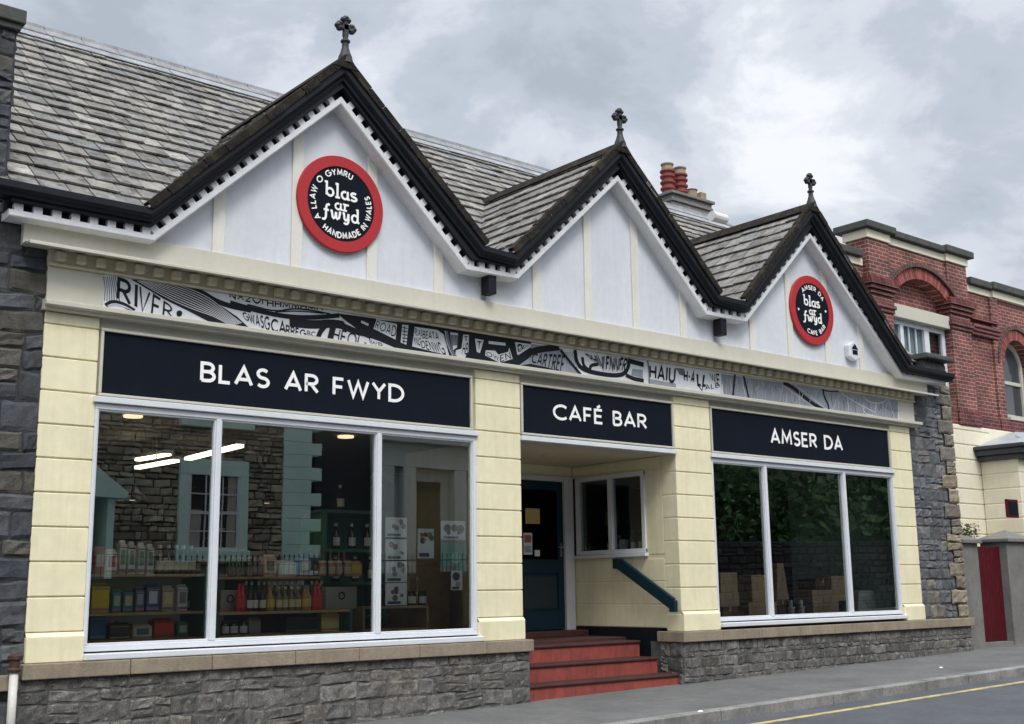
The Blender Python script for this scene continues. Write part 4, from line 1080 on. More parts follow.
# porch projecting forward
PX0, PX1, PY = 23.70, 27.5, 2.15
mb = MB(); z = .0
while z < 3.68:
    z1 = min(z+.31, 3.70); mb.box(PX0, PX0+.85, PY, BY-.03, z+.012, z1-.012); z += .31
mb.box(PX0+.01, PX0+.84, PY+.01, BY-.03, 0, 3.7)
q = [(PX0+.85,3.7),(PX0+.85,2.8)]+[(PX0+1.95-1.1*math.cos(PI*i/14), 2.8+.75*math.sin(PI*i/14)) for i in range(15)]+[(PX0+3.05,2.8),(PX0+3.05,3.7)]
mb.prism(q, PY+.02, PY+.3); mb.box(PX0+3.05, PX1, PY, BY-.03, 0, 3.7)
mb.build('porch', CRB, R_, bevel=.01)
mb = MB(); mb.box(PX0-.12, PX1+.1, PY-.14, BY-.02, 3.70, 3.80); mb.box(PX0-.2, PX1+.2, PY-.22, BY-.02, 3.80, 3.92); mb.box(PX0-.26, PX1+.2, PY-.28, BY-.02, 3.92, 4.0)
mb.build('porch_cornice', M('dark_lead_paint', (.035,.042,.055), .5, .2, 3, .2), R_, bevel=.02)
mb = MB(); mb.add([(PX0-.2,PY-.22,4.0),(PX1,PY-.22,4.0),(PX1,BY-.03,4.46),(PX0+1.6,BY-.03,4.46),(PX0-.1,BY-.03,4.02),(PX0+1.7,PY+.3,4.38)], [(0,1,5),(1,2,3,5),(0,5,3,4)])
for t in range(6):
    x = PX0+.3+t*.5; mb.tube([(x,PY-.2,4.02),(x+.25,PY+.3,4.24+t*.03)], .012, 6)
mb.build('porch_roof', LEA, R_)
(qa, qb), (qc, qd) = fp(1005,499,PY-.02), fp(1018,518,PY-.02)
mb = MB(); mb.box(qa, qc, PY-.05, PY-.003, qd, qb); rp = mb.build('red_plaque', GATE, R_, bevel=.01)
mb = MB(); mb.box(qa+.05, qc-.05, PY-.054, PY-.0505, qd+.05, qb-.05); mb.build('inset', SGN, rp)

# ================================================================== ACROSS THE ROAD (seen in the glass)
OY = -12.2
SH_ = thing('stone_house', (10.7, OY, gz(10.7)), 'rubble stone house with pale green quoins and sash windows, across the road', 'building')
ops = [(10.12, 11.21, 2.02, 3.50), (10.12, 11.25, 4.70, 6.05), (6.4, 7.4, 2.02, 3.5), (6.4, 7.4, 4.7, 6.05), (3.0,4.0,2.02,3.5), (3.0,4.0,4.7,6.05), (-2.6,-1.6,2.02,3.5), (-2.6,-1.6,4.7,6.05)]
BR = [(.40,.33,.25),(.30,.25,.19),(.46,.40,.31),(.22,.19,.15),(.35,.32,.26)]
ro = random.Random(11); mb = MB()
stones(mb, -6, 12.25, -.3, 6.6, lambda s, t, o: (s, OY+o, t), BR, (.07,.17), (.12,.42), .04, .018, (4,3), ro)
mb.build('stone_wall', STN, SH_)
mb = MB(); mb.box(-6, 12.3, OY-6, OY-.001, -.3, 6.6); mb.build('wall_core', MORD, SH_)
mb = MB(); z = 0; k = 0
while z < 6.5:
    w = .92 if k % 2 else .66; mb.box(12.22, 12.22+w, OY-.4, OY+.07, z, z+.265); z += .27; k += 1
mb.build('quoins', TEALP, SH_, bevel=.01)
for (a, b, c, d) in ops:
    mb = MB(); y0, y1 = OY-.0, OY+.10; e = .2
    mb.box(a-e, b+e, y0, y1, d, d+e+.12); mb.box(a-e, a, y0, y1, c-e, d); mb.box(b, b+e, y0, y1, c-e, d); mb.box(a-e-.04, b+e+.04, y0, y1+.06, c-e-.03, c)
    W = mb.build('window', TEALP, SH_, bevel=.01)
    mb = MB(); mb.box(a, b, OY+.052, OY+.056, c, d); mb.build('pane', M('dark_pane', (.015,.017,.02), .15, 0, 1, 0), W)
    mb = MB(); mb.box(a+.06, a+.28, OY+.0565, OY+.0575, c, c+.8); mb.box(b-.25, b-.06, OY+.0565, OY+.0575, c, d); mb.build('curtain', M('pale_curtain', (.38,.36,.32), .9, .15, 8, 0), W)
    mb = MB(); mm_ = (c+d)/2; mb.box(a, b, OY+.058, OY+.075, mm_-.03, mm_+.03)
    for i in (1, 2): x = a+(b-a)*i/3; mb.box(x-.014, x+.014, OY+.058, OY+.07, c, d)
    for zz in ((c+mm_)/2, (d+mm_)/2): mb.box(a, b, OY+.058, OY+.069, zz-.012, zz+.012)
    mb.box(a, a+.05, OY+.058, OY+.08, c, d); mb.box(b-.05, b, OY+.058, OY+.08, c, d); mb.box(a, b, OY+.058, OY+.081, c, c+.06)
    mb.build('sash', WHT, W)
mb = MB(); mb.add([(-6.2,OY+.35,6.5),(12.6,OY+.35,6.5),(12.6,OY-3,9.4),(-6.2,OY-3,9.4),(12.6,OY-6.3,6.5),(-6.2,OY-6.3,6.5)], [(0,1,2,3),(3,2,4,5),(0,3,5),(1,4,2)]); mb.build('roof', MORD, SH_)
# its porch
mb = MB()
for x in (7.5, 8.15): mb.box(x, x+.14, OY+.1, OY+1.0, -.1, 2.9)
mb.prism([(7.1,2.9),(8.45,2.9),(8.5,3.0),(7.7,3.6),(7.1,3.25)], OY+.1, OY+1.1)
mb.build('porch', TEALP, SH_, bevel=.01)
SC = thing('stucco_house', (17.5, OY, gz(17.5)), 'pale stucco house with a cornice and tall dark doorway, across the road', 'building')
PS = M('pale_stucco', (.55,.58,.56), .8, .08, 2, .1)
mb = MB(); mb.box(14.74, 20.6, OY-6, OY-.3, -.2, 5.6); mb.box(14.74, 20.7, OY-.3, OY-.05, 3.95, 4.5); mb.box(14.7, 20.8, OY-.3, OY+.15, 4.5, 4.68)
for x in (14.74, 15.35, 16.8, 17.4, 19.9): mb.box(x, x+.36, OY-.3, OY-.05, -.2, 3.95)
mb.build('front', PS, SC, bevel=.02)
mb = MB(); mb.box(15.8, 16.5, OY-.299, OY-.22, .1, 3.66); mb.box(18.2, 19.4, OY-.299, OY-.22, 1.2, 3.4); mb.build('doorway', M('dark_pane', (.015,.017,.02)), SC)
mb = MB(); mb.box(13.3, 14.74, OY-5, OY-.5, 0, 5.2); tag(mb.build('passage_wall', MORD), 'dark recessed wall of the passage between the two houses across the road', 'wall')
# dark garden wall with spiked railings in front of both houses
IR_ = thing('iron_railings', (13.5, OY+1.0, gz(13.5)), 'black spiked iron railings on a low dark garden wall before the houses across the road', 'railings')
mb = MB(); mb.add([(7.3,OY+.85,-.1),(19.8,OY+.85,.1),(19.8,OY+1.1,.1),(7.3,OY+1.1,-.1),(7.3,OY+.85,1.45),(19.8,OY+.85,1.62),(19.8,OY+1.1,1.62),(7.3,OY+1.1,1.45)], [(0,3,2,1),(4,5,6,7),(0,1,5,4),(1,2,6,5),(2,3,7,6),(3,0,4,7)])
mb.build('garden_wall', M('dark_wall_stone', (.028,.030,.033), .95, .4, 6, .6, 20), IR_)
mb = MB(); x = 7.4
while x < 19.7:
    z0 = 1.45+(x-7.3)*.0136; h = .42
    mb.tube([(x,OY+.97,z0-.05),(x,OY+.97,z0+h-.07),(x,OY+.97,z0+h-.05),(x,OY+.97,z0+h)], [.010,.010,.022,.002], 5); x += .115
mb.add([(7.3,OY+.95,1.70),(19.8,OY+.95,1.87),(19.8,OY+.99,1.87),(7.3,OY+.99,1.70),(7.3,OY+.95,1.73),(19.8,OY+.95,1.90),(19.8,OY+.99,1.90),(7.3,OY+.99,1.73)], [(0,3,2,1),(4,5,6,7),(0,1,5,4),(1,2,6,5),(2,3,7,6),(3,0,4,7)])
mb.build('spiked_bars', IRN, IR_)
mb = MB(); n = 24; vs = []; fs = []
for j in range(7):
    for i in range(n): vs.append((14+i*4, -20-j*7, 1+17*math.sin(j/6*PI/2)+rl.uniform(-.8,.8)*(j > 0)))
for j in range(6):
    for i in range(n-1): fs.append((j*n+i, j*n+i+1, (j+1)*n+i+1, (j+1)*n+i))
mb.add(vs, fs); tag(mb.build('added_hill_backdrop', M('hill_backdrop_green', (.035,.06,.025), .95, .5, .5, 1.0, 2, speck=.3), org=(0,0,0), smooth=True), kind='structure')  # added green slope behind the trees, closes sky gaps in the window reflection
# boundary wall and trees further up
mb = MB(); stones(mb, 20.8, 60, 0, 2.1, lambda s, t, o: (s, OY+.3+o, t+gz(s)), [(.035,.037,.042),(.028,.030,.035),(.06,.06,.06)], (.14,.24), (.25,.6), .05, .03, (3,3), ro)
w = thing('roadside_wall', (40, OY+.3, 0), 'long grey rubble wall under the trees across the road', 'wall')
mb.build('stonework', STN, w)
mb = MB(); mb.add([(20.8,OY-.1,0),(60,OY-.1,.7),(60,OY+.29,.7),(20.8,OY+.29,0),(20.8,OY-.1,2.3),(60,OY-.1,3.0),(60,OY+.29,3.0),(20.8,OY+.29,2.3)], [(0,1,2,3),(4,5,6,7),(0,1,5,4),(1,2,6,5),(2,3,7,6),(3,0,4,7)])
mb.build('core', MORD, w)
GD = [(.09,.20,.065),(.07,.16,.055),(.11,.23,.07),(.06,.13,.05)]
tl = ['dense dark green tree nearest the stucco house behind the roadside wall','broad dark green tree second along the roadside wall','tall dark green tree third along the roadside wall','spreading dark green tree fourth along the roadside wall','rounded dark green tree fifth along the roadside wall','last dark green tree at the far end of the roadside wall']
for i, x in enumerate((24.5, 29, 33.5, 38.5, 44, 50)):
    T = thing('broadleaf_tree', (x, OY-2.5, gz(x)), tl[i], 'tree', 'trees behind the roadside wall')
    mb = MB(); mb.tube([(x,OY-2.5,-.1),(x+.1,OY-2.5,3),(x-.1,OY-2.4,6)], [.28,.2,.08], 8)
    for k in range(6): a = k*1.05; mb.tube([(x,OY-2.5,2.5+k*.4),(x+1.6*math.cos(a),OY-2.5+1.6*math.sin(a),4.5+k*.4)], [.1,.03], 6)
    mb.build('trunk', BARK, T)
    mb = MB()
    for k in range(40):
        leaves(mb, (x+rl.uniform(-2.9,2.9), OY-2.5+rl.uniform(-1.6,1.9), 5.6+rl.uniform(-3.9,5.5)), (1.3,1.1,1.1), 170, .20, rl, GD)
    mb.build('crown', LEAF, T)

# ================================================================== THINGS BEHIND THE GLASS
def simple(name, mat, label, cat, boxes, group=None, bevel=.004):
    mb = MB()
    for b in boxes: mb.box(*b)
    return tag(mb.build(name, mat, bevel=bevel), label, cat, group)
def shelf_unit(x0, x1, y0, y1, boards, label, mat, zb=.62, mid=()):
    T = thing('display_shelf', ((x0+x1)/2, y0, zb), label, 'shelf')
    for z in boards:
        mb = MB(); mb.box(x0, x1, y0, y1, z-.025, z); mb.build('shelf_board', WOO, T, bevel=.003)
    for x in (x0-.03, x1)+tuple(mid):
        mb = MB(); mb.box(x, x+.03, y0, y1, zb, max(boards)+.0); mb.build('side_panel', mat, T, bevel=.003)
    return T
DY = .30
shelf_unit(3.72, 4.86, DY, DY+.35, [.80, 1.03, 1.36], 'three tier wooden display shelf behind the left shop window pane', GRN)
shelf_unit(5.02, 6.42, DY, DY+.40, [.80, 1.01], 'low wooden display shelf with sauce bottles behind the middle window pane', GRN)
shelf_unit(5.05, 6.40, DY+.55, DY+.85, [1.06, 1.34], 'back wooden shelf with packets behind the middle window pane', GRN)
shelf_unit(6.66, 7.42, DY+.1, DY+.45, [.80, 1.03], 'short wooden shelf with dark jars behind the poster covered pane', WOO)
def colm(c): 
    c = tuple(min(.80, v*1.5) for v in c); nm = 'paint_%02x%02x%02x' % tuple(int(min(1, v)*255) for v in c)
    return M(nm, c, .5, .06, 8, 0)
def bottle(x, y, z, h, r, body, cap, lab, label, group, squat=False):
    T = thing('jar' if squat else 'bottle', (x, y, z), label, 'jar' if squat else 'bottle', group)
    mb = MB()
    if squat: mb.lathe([(r*.9,0),(r,.01),(r,h*.78),(r*.8,h*.86)], (x,y,z), 12)
    else: mb.lathe([(r*.9,0),(r,.01),(r,h*.55),(r*.45,h*.72),(r*.36,h*.9)], (x,y,z), 12)
    mb.build('glass_body', M('bot_%s' % str(body), tuple(min(.8, v*1.5+.01) for v in body), .15, .03, 5, 0), T, smooth=True)
    mb = MB()
    if squat: mb.lathe([(r*.95,h*.86),(r*.95,h)], (x,y,z), 12)
    else: mb.lathe([(r*.42,h*.88),(r*.42,h)], (x,y,z), 10)
    mb.build('cap', colm(cap), T)
    mb = MB(); n = 9
    vs = []
    for i in range(n+1):
        a = math.radians(200+140*i/n); vs += [(x+(r+.0015)*math.cos(a), y+(r+.0015)*math.sin(a), z+h*.14), (x+(r+.0015)*math.cos(a), y+(r+.0015)*math.sin(a), z+h*(.62 if squat else .46))]
    mb.add(vs, [(2*i, 2*i+2, 2*i+3, 2*i+1) for i in range(n)]); mb.build('label', colm(lab), T)
    return T
def bottle_row(u0, u1, n, z, h, r, body, cap, lab, label, group, y=.42, squat=False, jit=.01):
    xs = [fp(u0+(u1-u0)*(i/(max(1,n-1))), 590, y)[0] for i in range(n)]
    T = bottle(xs[0], y, z, h, r, body, cap, lab, label, group, squat)
    for x in xs[1:]: copy_tree(T, loc=(x+rnd.uniform(-jit,jit), y+rnd.uniform(-.02,.03), z))
def packet(u0, u1, z, h, c, label, cat='packet', y=.42, d=.10, group=None, front_c=None, name='food_packet'):
    x0, x1 = fp(u0, 590, y)[0], fp(u1, 590, y)[0]
    T = thing(name, ((x0+x1)/2, y, z), label, cat, group)
    mb = MB(); mb.box(x0, x1, y, y+d, z, z+h*.88)
    mb.prism([(x0,z+h*.88),(x1,z+h*.88),(x1-.01,z+h),(x0+.01,z+h)], y+d*.3, y+d*.6); mb.build('pack', colm(c), T, bevel=.008)
    mb = MB(); k_ = (sum(ord(q) for q in label) % 7)/7
    bc = (.08+.35*k_, .10+.12*((k_*3) % 1), .06+.25*((k_*5) % 1))
    mb.box(x0+.003, x1-.003, y-.0012, y+.002, z+h*.06, z+h*.16); mb.box(x0+.004, x1-.004, y-.0012, y+.002, z+h*.76, z+h*.80)
    mb.build('printed_band', colm(bc), T)
    if front_c:
        mb = MB(); mb.box(x0+(x1-x0)*.18, x1-(x1-x0)*.18, y-.003, y-.0005, z+h*.28, z+h*.72); mb.build('label', colm(front_c), T)
    return T
# left unit, top shelf
packet(93, 104, 1.36, .24, (.42,.06,.06), 'red and white packet at the left end of the top shelf', front_c=(.6,.55,.5))
packet(105, 116, 1.36, .22, (.55,.50,.45), 'cream packet beside the red one on the top shelf', front_c=(.4,.08,.08))
for i, (u, c) in enumerate(((118,(.60,.66,.62)),(127,(.55,.64,.62)),(137,(.66,.70,.68)),(146,(.62,.68,.70)))):
    packet(u, u+7, 1.36, .30-.01*i, c, ['pale carton with a green band, left of four on the top shelf','pale carton second of four on the top shelf','whitest carton third of four on the top shelf','bluish carton right of four on the top shelf'][i], 'carton', front_c=(.10,.22,.20), name='carton')
bottle_row(158, 190, 5, 1.36, .26, .042, (.015,.015,.015), (.65,.65,.62), (.60,.56,.46), 'dark bottle with a white cap and label on the top left shelf', 'dark bottles on the top left shelf')
# middle shelf
packet(92, 110, 1.03, .26, (.55,.42,.02), 'bright yellow bag at the left end of the middle shelf', 'bag', d=.14, name='paper_bag')
packet(113, 122, 1.03, .20, (.06,.20,.17), 'dark green packet left of two on the middle shelf', front_c=(.30,.42,.30))
packet(124, 134, 1.03, .20, (.05,.17,.12), 'dark green packet right of two on the middle shelf', front_c=(.42,.40,.26))
packet(136, 145, 1.03, .22, (.09,.12,.17), 'grey blue packet between the green and the navy ones', front_c=(.3,.34,.42))
packet(147, 160, 1.03, .25, (.05,.09,.22), 'navy blue packet with a pale label on the middle shelf', front_c=(.45,.52,.6))
packet(163, 174, 1.03, .23, (.45,.38,.24), 'cream and gold bag on the middle shelf', 'bag', front_c=(.6,.5,.3), name='paper_bag')
packet(178, 188, 1.03, .24, (.66,.66,.64), 'white bag at the right end of the middle shelf', 'bag', front_c=(.2,.2,.2), name='paper_bag')
# bottom shelf
packet(92, 108, .80, .23, (.03,.10,.22), 'plain blue box under the yellow bag', 'box', d=.2, name='gift_box')
packet(135, 154, .80, .12, (.50,.46,.36), 'cream framed box with a dark middle on the bottom shelf', 'box', front_c=(.06,.16,.18), name='gift_box')
packet(156, 176, .80, .17, (.50,.05,.04), 'red box on the bottom shelf of the left unit', 'box', d=.15, name='gift_box')
packet(179, 190, .80, .14, (.04,.16,.11), 'green packet right of the red box', front_c=(.4,.42,.36))
packet(112, 132, .80, .14, (.05,.045,.04), 'black tray between the blue box and the cream box', 'tray', name='tray')
# middle pane row
bottle_row(250, 262, 3, 1.01, .23, .034, (.02,.02,.018), (.02,.02,.02), (.62,.60,.52), 'dark sauce bottle with a white label left of the yellow labelled one', 'dark sauce bottles on the low shelf')
bottle_row(239, 243, 2, 1.01, .26, .034, (.45,.03,.03), (.5,.04,.03), (.45,.05,.04), 'tall red bottle at the left of the low shelf', 'red bottles left of the low shelf')
bottle(fp(270,590,.42)[0], .42, 1.01, .25, .045, (.30,.18,.04), (.3,.2,.1), (.62,.42,.03), 'wide bottle with a yellow label among the sauce bottles', None)
bottle_row(279, 298, 4, 1.01, .23, .033, (.16,.12,.07), (.5,.5,.48), (.52,.46,.32), 'amber sauce bottle with a cream label on the low shelf', 'amber sauce bottles on the low shelf')
bottle_row(305, 309, 2, 1.01, .24, .034, (.35,.22,.05), (.1,.3,.3), (.55,.40,.10), 'golden bottle between the amber and the red bottles', 'golden bottles on the low shelf')
bottle_row(315, 320, 2, 1.01, .26, .034, (.48,.03,.04), (.5,.06,.05), (.5,.04,.04), 'red bottle right of the golden ones on the low shelf', 'red bottles right of the low shelf')
def ring_box(u0, u1, z, h, y, label):
    x0, x1 = fp(u0,590,y)[0], fp(u1,590,y)[0]
    T = thing('hamper_box', ((x0+x1)/2,y,z), label, 'box', 'grey boxes with a ring emblem')
    mb = MB(); mb.box(x0, x1, y, y+.2, z, z+h); mb.build('carton', colm((.24,.25,.24)), T, bevel=.004)
    mb = MB(); cx, cz = (x0+x1)/2, z+h*.6
    ribbon(mb, [(cx+.032*math.cos(i*PI/10), cz+.032*math.sin(i*PI/10)) for i in range(21)], .016, fplace(y-.001), .002); mb.build('emblem', colm((.02,.02,.02)), T)
ring_box(221, 240, 1.01, .20, .53, 'grey box with a ring emblem at the left end of the low shelf')
ring_box(326, 357, 1.01, .22, .50, 'grey box with a ring emblem at the right end of the low shelf')
ring_box(268, 304, 1.06, .26, .90, 'grey box with a ring emblem standing behind the sauce bottles')
packet(264, 276, 1.34, .22, (.50,.42,.30), 'tall cream packet on the back shelf', y=.92, front_c=(.12,.10,.08))
packet(278, 296, 1.34, .16, (.50,.56,.60), 'pale blue carton on the back shelf', 'carton', y=.92, front_c=(.7,.72,.72), name='carton')
packet(299, 313, 1.34, .22, (.06,.12,.30), 'deep blue packet on the back shelf', y=.92, front_c=(.5,.42,.28))
bottle_row(228, 258, 9, 1.34, .20, .030, (.02,.03,.025), (.3,.3,.28), (.12,.12,.10), 'small dark bottle in the long row on the back shelf', 'small dark bottles on the back shelf', y=.95)
bottle_row(322, 346, 4, 1.34, .16, .040, (.35,.20,.10), (.55,.50,.42), (.50,.42,.34), 'squat jar with a cream label on the back shelf', 'jars on the back shelf', y=.90, squat=True)
packet(349, 362, 1.34, .16, (.50,.34,.14), 'tan box with a yellow front beside the squat jars', 'box', y=.90, front_c=(.62,.46,.08), name='gift_box')
bottle_row(96, 196, 15, 1.36, .22, .028, (.03,.035,.03), (.12,.11,.1), (.16,.15,.12), 'small dark bottle in the rear row on the top left shelf', 'small dark bottles behind the cartons', y=.60)
bottle_row(112, 196, 12, 1.03, .19, .030, (.05,.04,.03), (.3,.25,.1), (.25,.22,.16), 'brown jar bottle in the rear row on the middle left shelf', 'brown bottles behind the packets', y=.60)
bottle_row(246, 322, 14, 1.01, .28, .030, (.03,.03,.03), (.35,.33,.3), (.30,.28,.22), 'slim dark bottle in the rear row on the low shelf', 'slim bottles behind the sauce bottles', y=.58)
bottle_row(300, 345, 7, 1.34, .26, .028, (.10,.08,.06), (.3,.05,.05), (.40,.34,.25), 'amber bottle in the rear row of the back shelf', 'amber bottles behind the squat jars', y=1.02)
bottle_row(96, 130, 5, .80, .15, .036, (.10,.04,.03), (.4,.4,.38), (.35,.30,.2), 'small brown jar behind the blue box', 'small brown jars on the bottom shelf', y=.58, squat=True)
bottle_row(408, 418, 2, 1.03, .30, .030, (.30,.20,.08), (.35,.3,.2), (.4,.34,.2), 'tall amber bottle between the posters', 'tall amber bottles between the posters', y=.55)
# below the low shelf
packet(287, 318, .80, .17, (.015,.018,.025), 'long black box under the sauce bottles', 'box', d=.2, name='gift_box')
packet(322, 340, .80, .19, (.50,.40,.16), 'gold star shaped gift box under the sauce bottles', 'box', name='gift_box')
packet(250, 262, .80, .16, (.20,.20,.17), 'grey green packet under the sauce bottles')
bottle_row(226, 244, 3, .80, .13, .040, (.02,.02,.02), (.02,.02,.02), (.70,.70,.68), 'black jar with a white label under the sauce bottles', 'black jars under the low shelf', squat=True)
bottle_row(388, 424, 4, 1.03, .15, .050, (.015,.013,.012), (.02,.02,.02), (.66,.66,.64), 'black jar with a white label on the shelf beside the posters', 'black jars beside the posters', y=.50, squat=True)
# green dresser in the middle
T = thing('green_cabinet', (6.95, 1.25, .62), 'tall green glazed cabinet standing inside behind the middle pane', 'cabinet')
mb = MB(); mb.box(6.62, 6.68, 1.2, 1.65, .62, 2.05); mb.box(7.42, 7.48, 1.2, 1.65, .62, 2.05); mb.box(6.68, 7.42, 1.60, 1.65, .62, 2.05)
mb.build('case', GRN, T, bevel=.004)
for z in (.9, 1.25, 1.6, 2.02):
    mb = MB(); mb.box(6.60, 7.50, 1.19, 1.60, z, z+.035); mb.build('shelf', GRN, T, bevel=.003)
b0 = bottle(6.85, 1.30, 1.635, .28, .045, (.01,.01,.01), (.6,.55,.4), (.55,.52,.45), 'dark wine bottle on the shelf of the green cabinet', 'bottles in the green cabinet')
for x, z in ((7.05,1.635),(7.25,1.635),(6.85,1.285),(7.1,1.285),(7.3,1.285),(6.9,2.055)): copy_tree(b0, loc=(x,1.30,z))
# tall brown cabinet and dark board behind posters
simple('wooden_cabinet', WOO, 'brown wooden cabinet behind the right pane of the left window', 'cabinet', [(7.55,8.1,.9,1.3,.62,1.45),(7.52,8.13,.87,1.33,1.45,1.49)])
simple('counter', INW, 'pale counter deep inside the shop behind the shelves', 'counter', [(4.2,6.2,2.6,3.2,.62,1.5),(4.1,6.3,2.5,3.25,1.5,1.56)])
# posters on the glass
def poster(u0, v0, u1, v1, label, seed, tall=False, base=(.56,.56,.57), y=.052, cols=None):
    x0, z1 = fp(u0, v0, y); x1, z0 = fp(u1, v1, y); rg = random.Random(seed)
    T = thing('poster', ((x0+x1)/2, y, z0), label, 'poster')
    mb = MB(); mb.box(x0, x1, y, y+.003, z0, z1); mb.build('sheet', colm(base), T)
    W, H = x1-x0, z1-z0
    k = 0
    for (fx, fz, r, c) in cols or ():
        mb = MB(); k += 1; cx, cz, rr = x0+W*fx, z0+H*fz, r*min(W, H)
        mb.prism([(cx+rr*math.cos(t*PI/8)*1.1, cz+rr*math.sin(t*PI/8)) for t in range(16)], y-.0012-.0002*k, y-.0005); mb.build('picture', colm(c), T)
    if cols:
        mb = MB(); mb.box(x0+W*.1, x0+W*.7, y-.003, y-.0005, z0+H*.06, z0+H*.18); mb.build('caption_bar', colm((.06,.07,.09)), T)
    return T
def dishes(seed, n=6):
    rg = random.Random(seed); pal = [(.10,.07,.05),(.20,.12,.07),(.05,.055,.06),(.28,.18,.09),(.12,.13,.14),(.16,.06,.04),(.22,.21,.19)]
    return [(rg.uniform(.18,.85), rg.uniform(.32,.82), rg.uniform(.07,.15), rg.choice(pal)) for _ in range(n)]
FC = [dishes(k) for k in range(4)]
for i, (v0, v1, lb) in enumerate(((517,537.5,'topmost of the four white menu posters stacked in the right pane'),(539,560,'second from top menu poster, with an orange picture'),(561,582,'third from top of the four stacked menu posters'),(583,605,'bottom one of the four stacked menu posters'))):
    poster(385.5, v0, 407, v1, lb, i, cols=FC[i])
poster(417.5, 528.5, 434, 558.5, 'upright white menu poster right of the stacked four', 9, cols=dishes(21, 8))
poster(441, 520.5, 465.5, 540, 'wide white poster at the top right of the right pane', 10, cols=[(.25,.6,.22,(.05,.05,.055)),(.55,.62,.20,(.14,.07,.05)),(.80,.58,.22,(.18,.12,.09))]+dishes(22, 3))
poster(441, 542, 464.5, 571, 'green poster with a pale logo under the wide white one', 11, base=(.02,.17,.11), cols=[(.62,.45,.20,(.10,.30,.24))])
poster(451, 571, 462.5, 590, 'small white notice at the foot of the right pane', 12, cols=[(.45,.72,.30,(.08,.08,.09)),(.6,.3,.2,(.3,.3,.3))])
# notices on the door
yy = RY+.012
def door_note(x0, x1, z0, z1, c, label, extra=()):
    T = thing('notice', ((x0+x1)/2, yy, z0), label, 'notice'); mb = MB(); mb.box(x0, x1, yy, yy+.003, z0, z1); mb.build('sheet', colm(c), T)
    for i, (a, b, d, e, cc) in enumerate(extra):
        mb = MB(); mb.box(x0+(x1-x0)*a, x0+(x1-x0)*b, yy-.001, yy-.0004, z0+(z1-z0)*d, z0+(z1-z0)*e); mb.build('print', colm(cc), T)
door_note(10.09, 10.34, 2.02, 2.22, (.45,.34,.13), 'yellow brown notice taped to the door glass')
door_note(10.05, 10.20, 1.62, 1.90, (.50,.52,.53), 'white notice with a picture low on the door glass', ((.1,.9,.55,.9,(.25,.1,.08)),(.1,.9,.1,.4,(.2,.25,.3))))
door_note(10.24, 10.33, 1.60, 1.68, (.6,.6,.6), 'small white sticker at the foot of the door glass')
# bottles inside the side window
s0 = bottle(11.12, .72, 1.62, .30, .045, (.012,.014,.012), (.05,.05,.05), (.60,.58,.52), 'dark wine bottle on the sill of the entrance side window', 'wine bottles on the entrance window sill')
for y in (.86, 1.0, 1.3, 1.42): copy_tree(s0, loc=(11.10+rnd.uniform(-.02,.03), y, 1.62))
simple('tin', colm((.40,.40,.38)), 'grey white canister among the bottles in the entrance side window', 'tin', [(11.06,11.15,1.08,1.18,1.62,1.80)], bevel=.02)
simple('window_sill_shelf', WOO, 'plain shelf inside the entrance side window carrying bottles', 'shelf', [(11.101,11.35,.5,1.88,1.57,1.618)])
# ceiling lights
def fz(u, v, z):
    d = _r2*((u-512)/FPX)+_u2*((362-v)/FPX)+_f; k = (z-EYE)/d.z
    return d.x*k, d.y*k+CY
for (u0, v0, u1, v1, lb) in ((137,468,176,461,'lit tube light, left of two hanging in the left window'),(188,459,240,446,'lit tube light, right of two hanging in the left window'),(137,460,168,455,'short dim tube light just behind the left one')):
    z = 2.56 if u0 > 150 or v0 > 465 else 2.66
    (xa, ya), (xb, yb) = fz(u0, v0, z), fz(u1, v1, z)
    T = thing('tube_light', (xa,ya,z), lb, 'ceiling light'); A_ = Vector((xa,ya,z)); B_ = Vector((xb,yb,z)); d = (B_-A_); h_ = d*.5; n_ = Vector((-d.y,d.x,0)).normalized()
    mb = MB(); mb.obox((A_+B_)/2, h_, n_*.04, (0,0,.012)); mb.build('diffuser', LAMPM, T)
    mb = MB(); mb.obox((A_+B_)/2+Vector((0,0,.035)), h_*1.03, n_*.05, (0,0,.018)); mb.tube([(A_+B_)/2+Vector((0,0,.05)), (A_.x/2+B_.x/2, A_.y/2+B_.y/2, 2.87)], .006, 6); mb.build('housing', WHT, T)
for x, y, z, lb in ((7.6,1.6,2.40,'black pendant lamp hanging behind the posters'),(5.0,2.4,2.16,'wide black pendant lamp left of the mullion'),(6.7,2.6,2.20,'black pendant lamp behind the middle pane')):
    T = thing('pendant_lamp', (x,y,z), lb, 'pendant lamp')
    mb = MB(); mb.lathe([(.17,0),(.12,.07),(.05,.13),(.03,.18)], (x,y,z), 18, cap=False); mb.tube([(x,y,z+.17),(x,y,2.87)], .006, 6); mb.build('shade', BLK, T)
    mb = MB(); mb.lathe([(.03,.01),(.05,.035),(.03,.07)], (x,y,z), 10); mb.build('bulb', LAMPD, T)
for x, y, lb in ((6.9,1.2,'round lit downlight near the mullion of the left window'),(4.4,1.0,'round lit downlight at the top left of the left window')):
    mb = MB(); mb.lathe([(.09,0),(.09,.02)], (x,y,2.848), 16); tag(mb.build('downlight', LAMPD), lb, 'downlight')
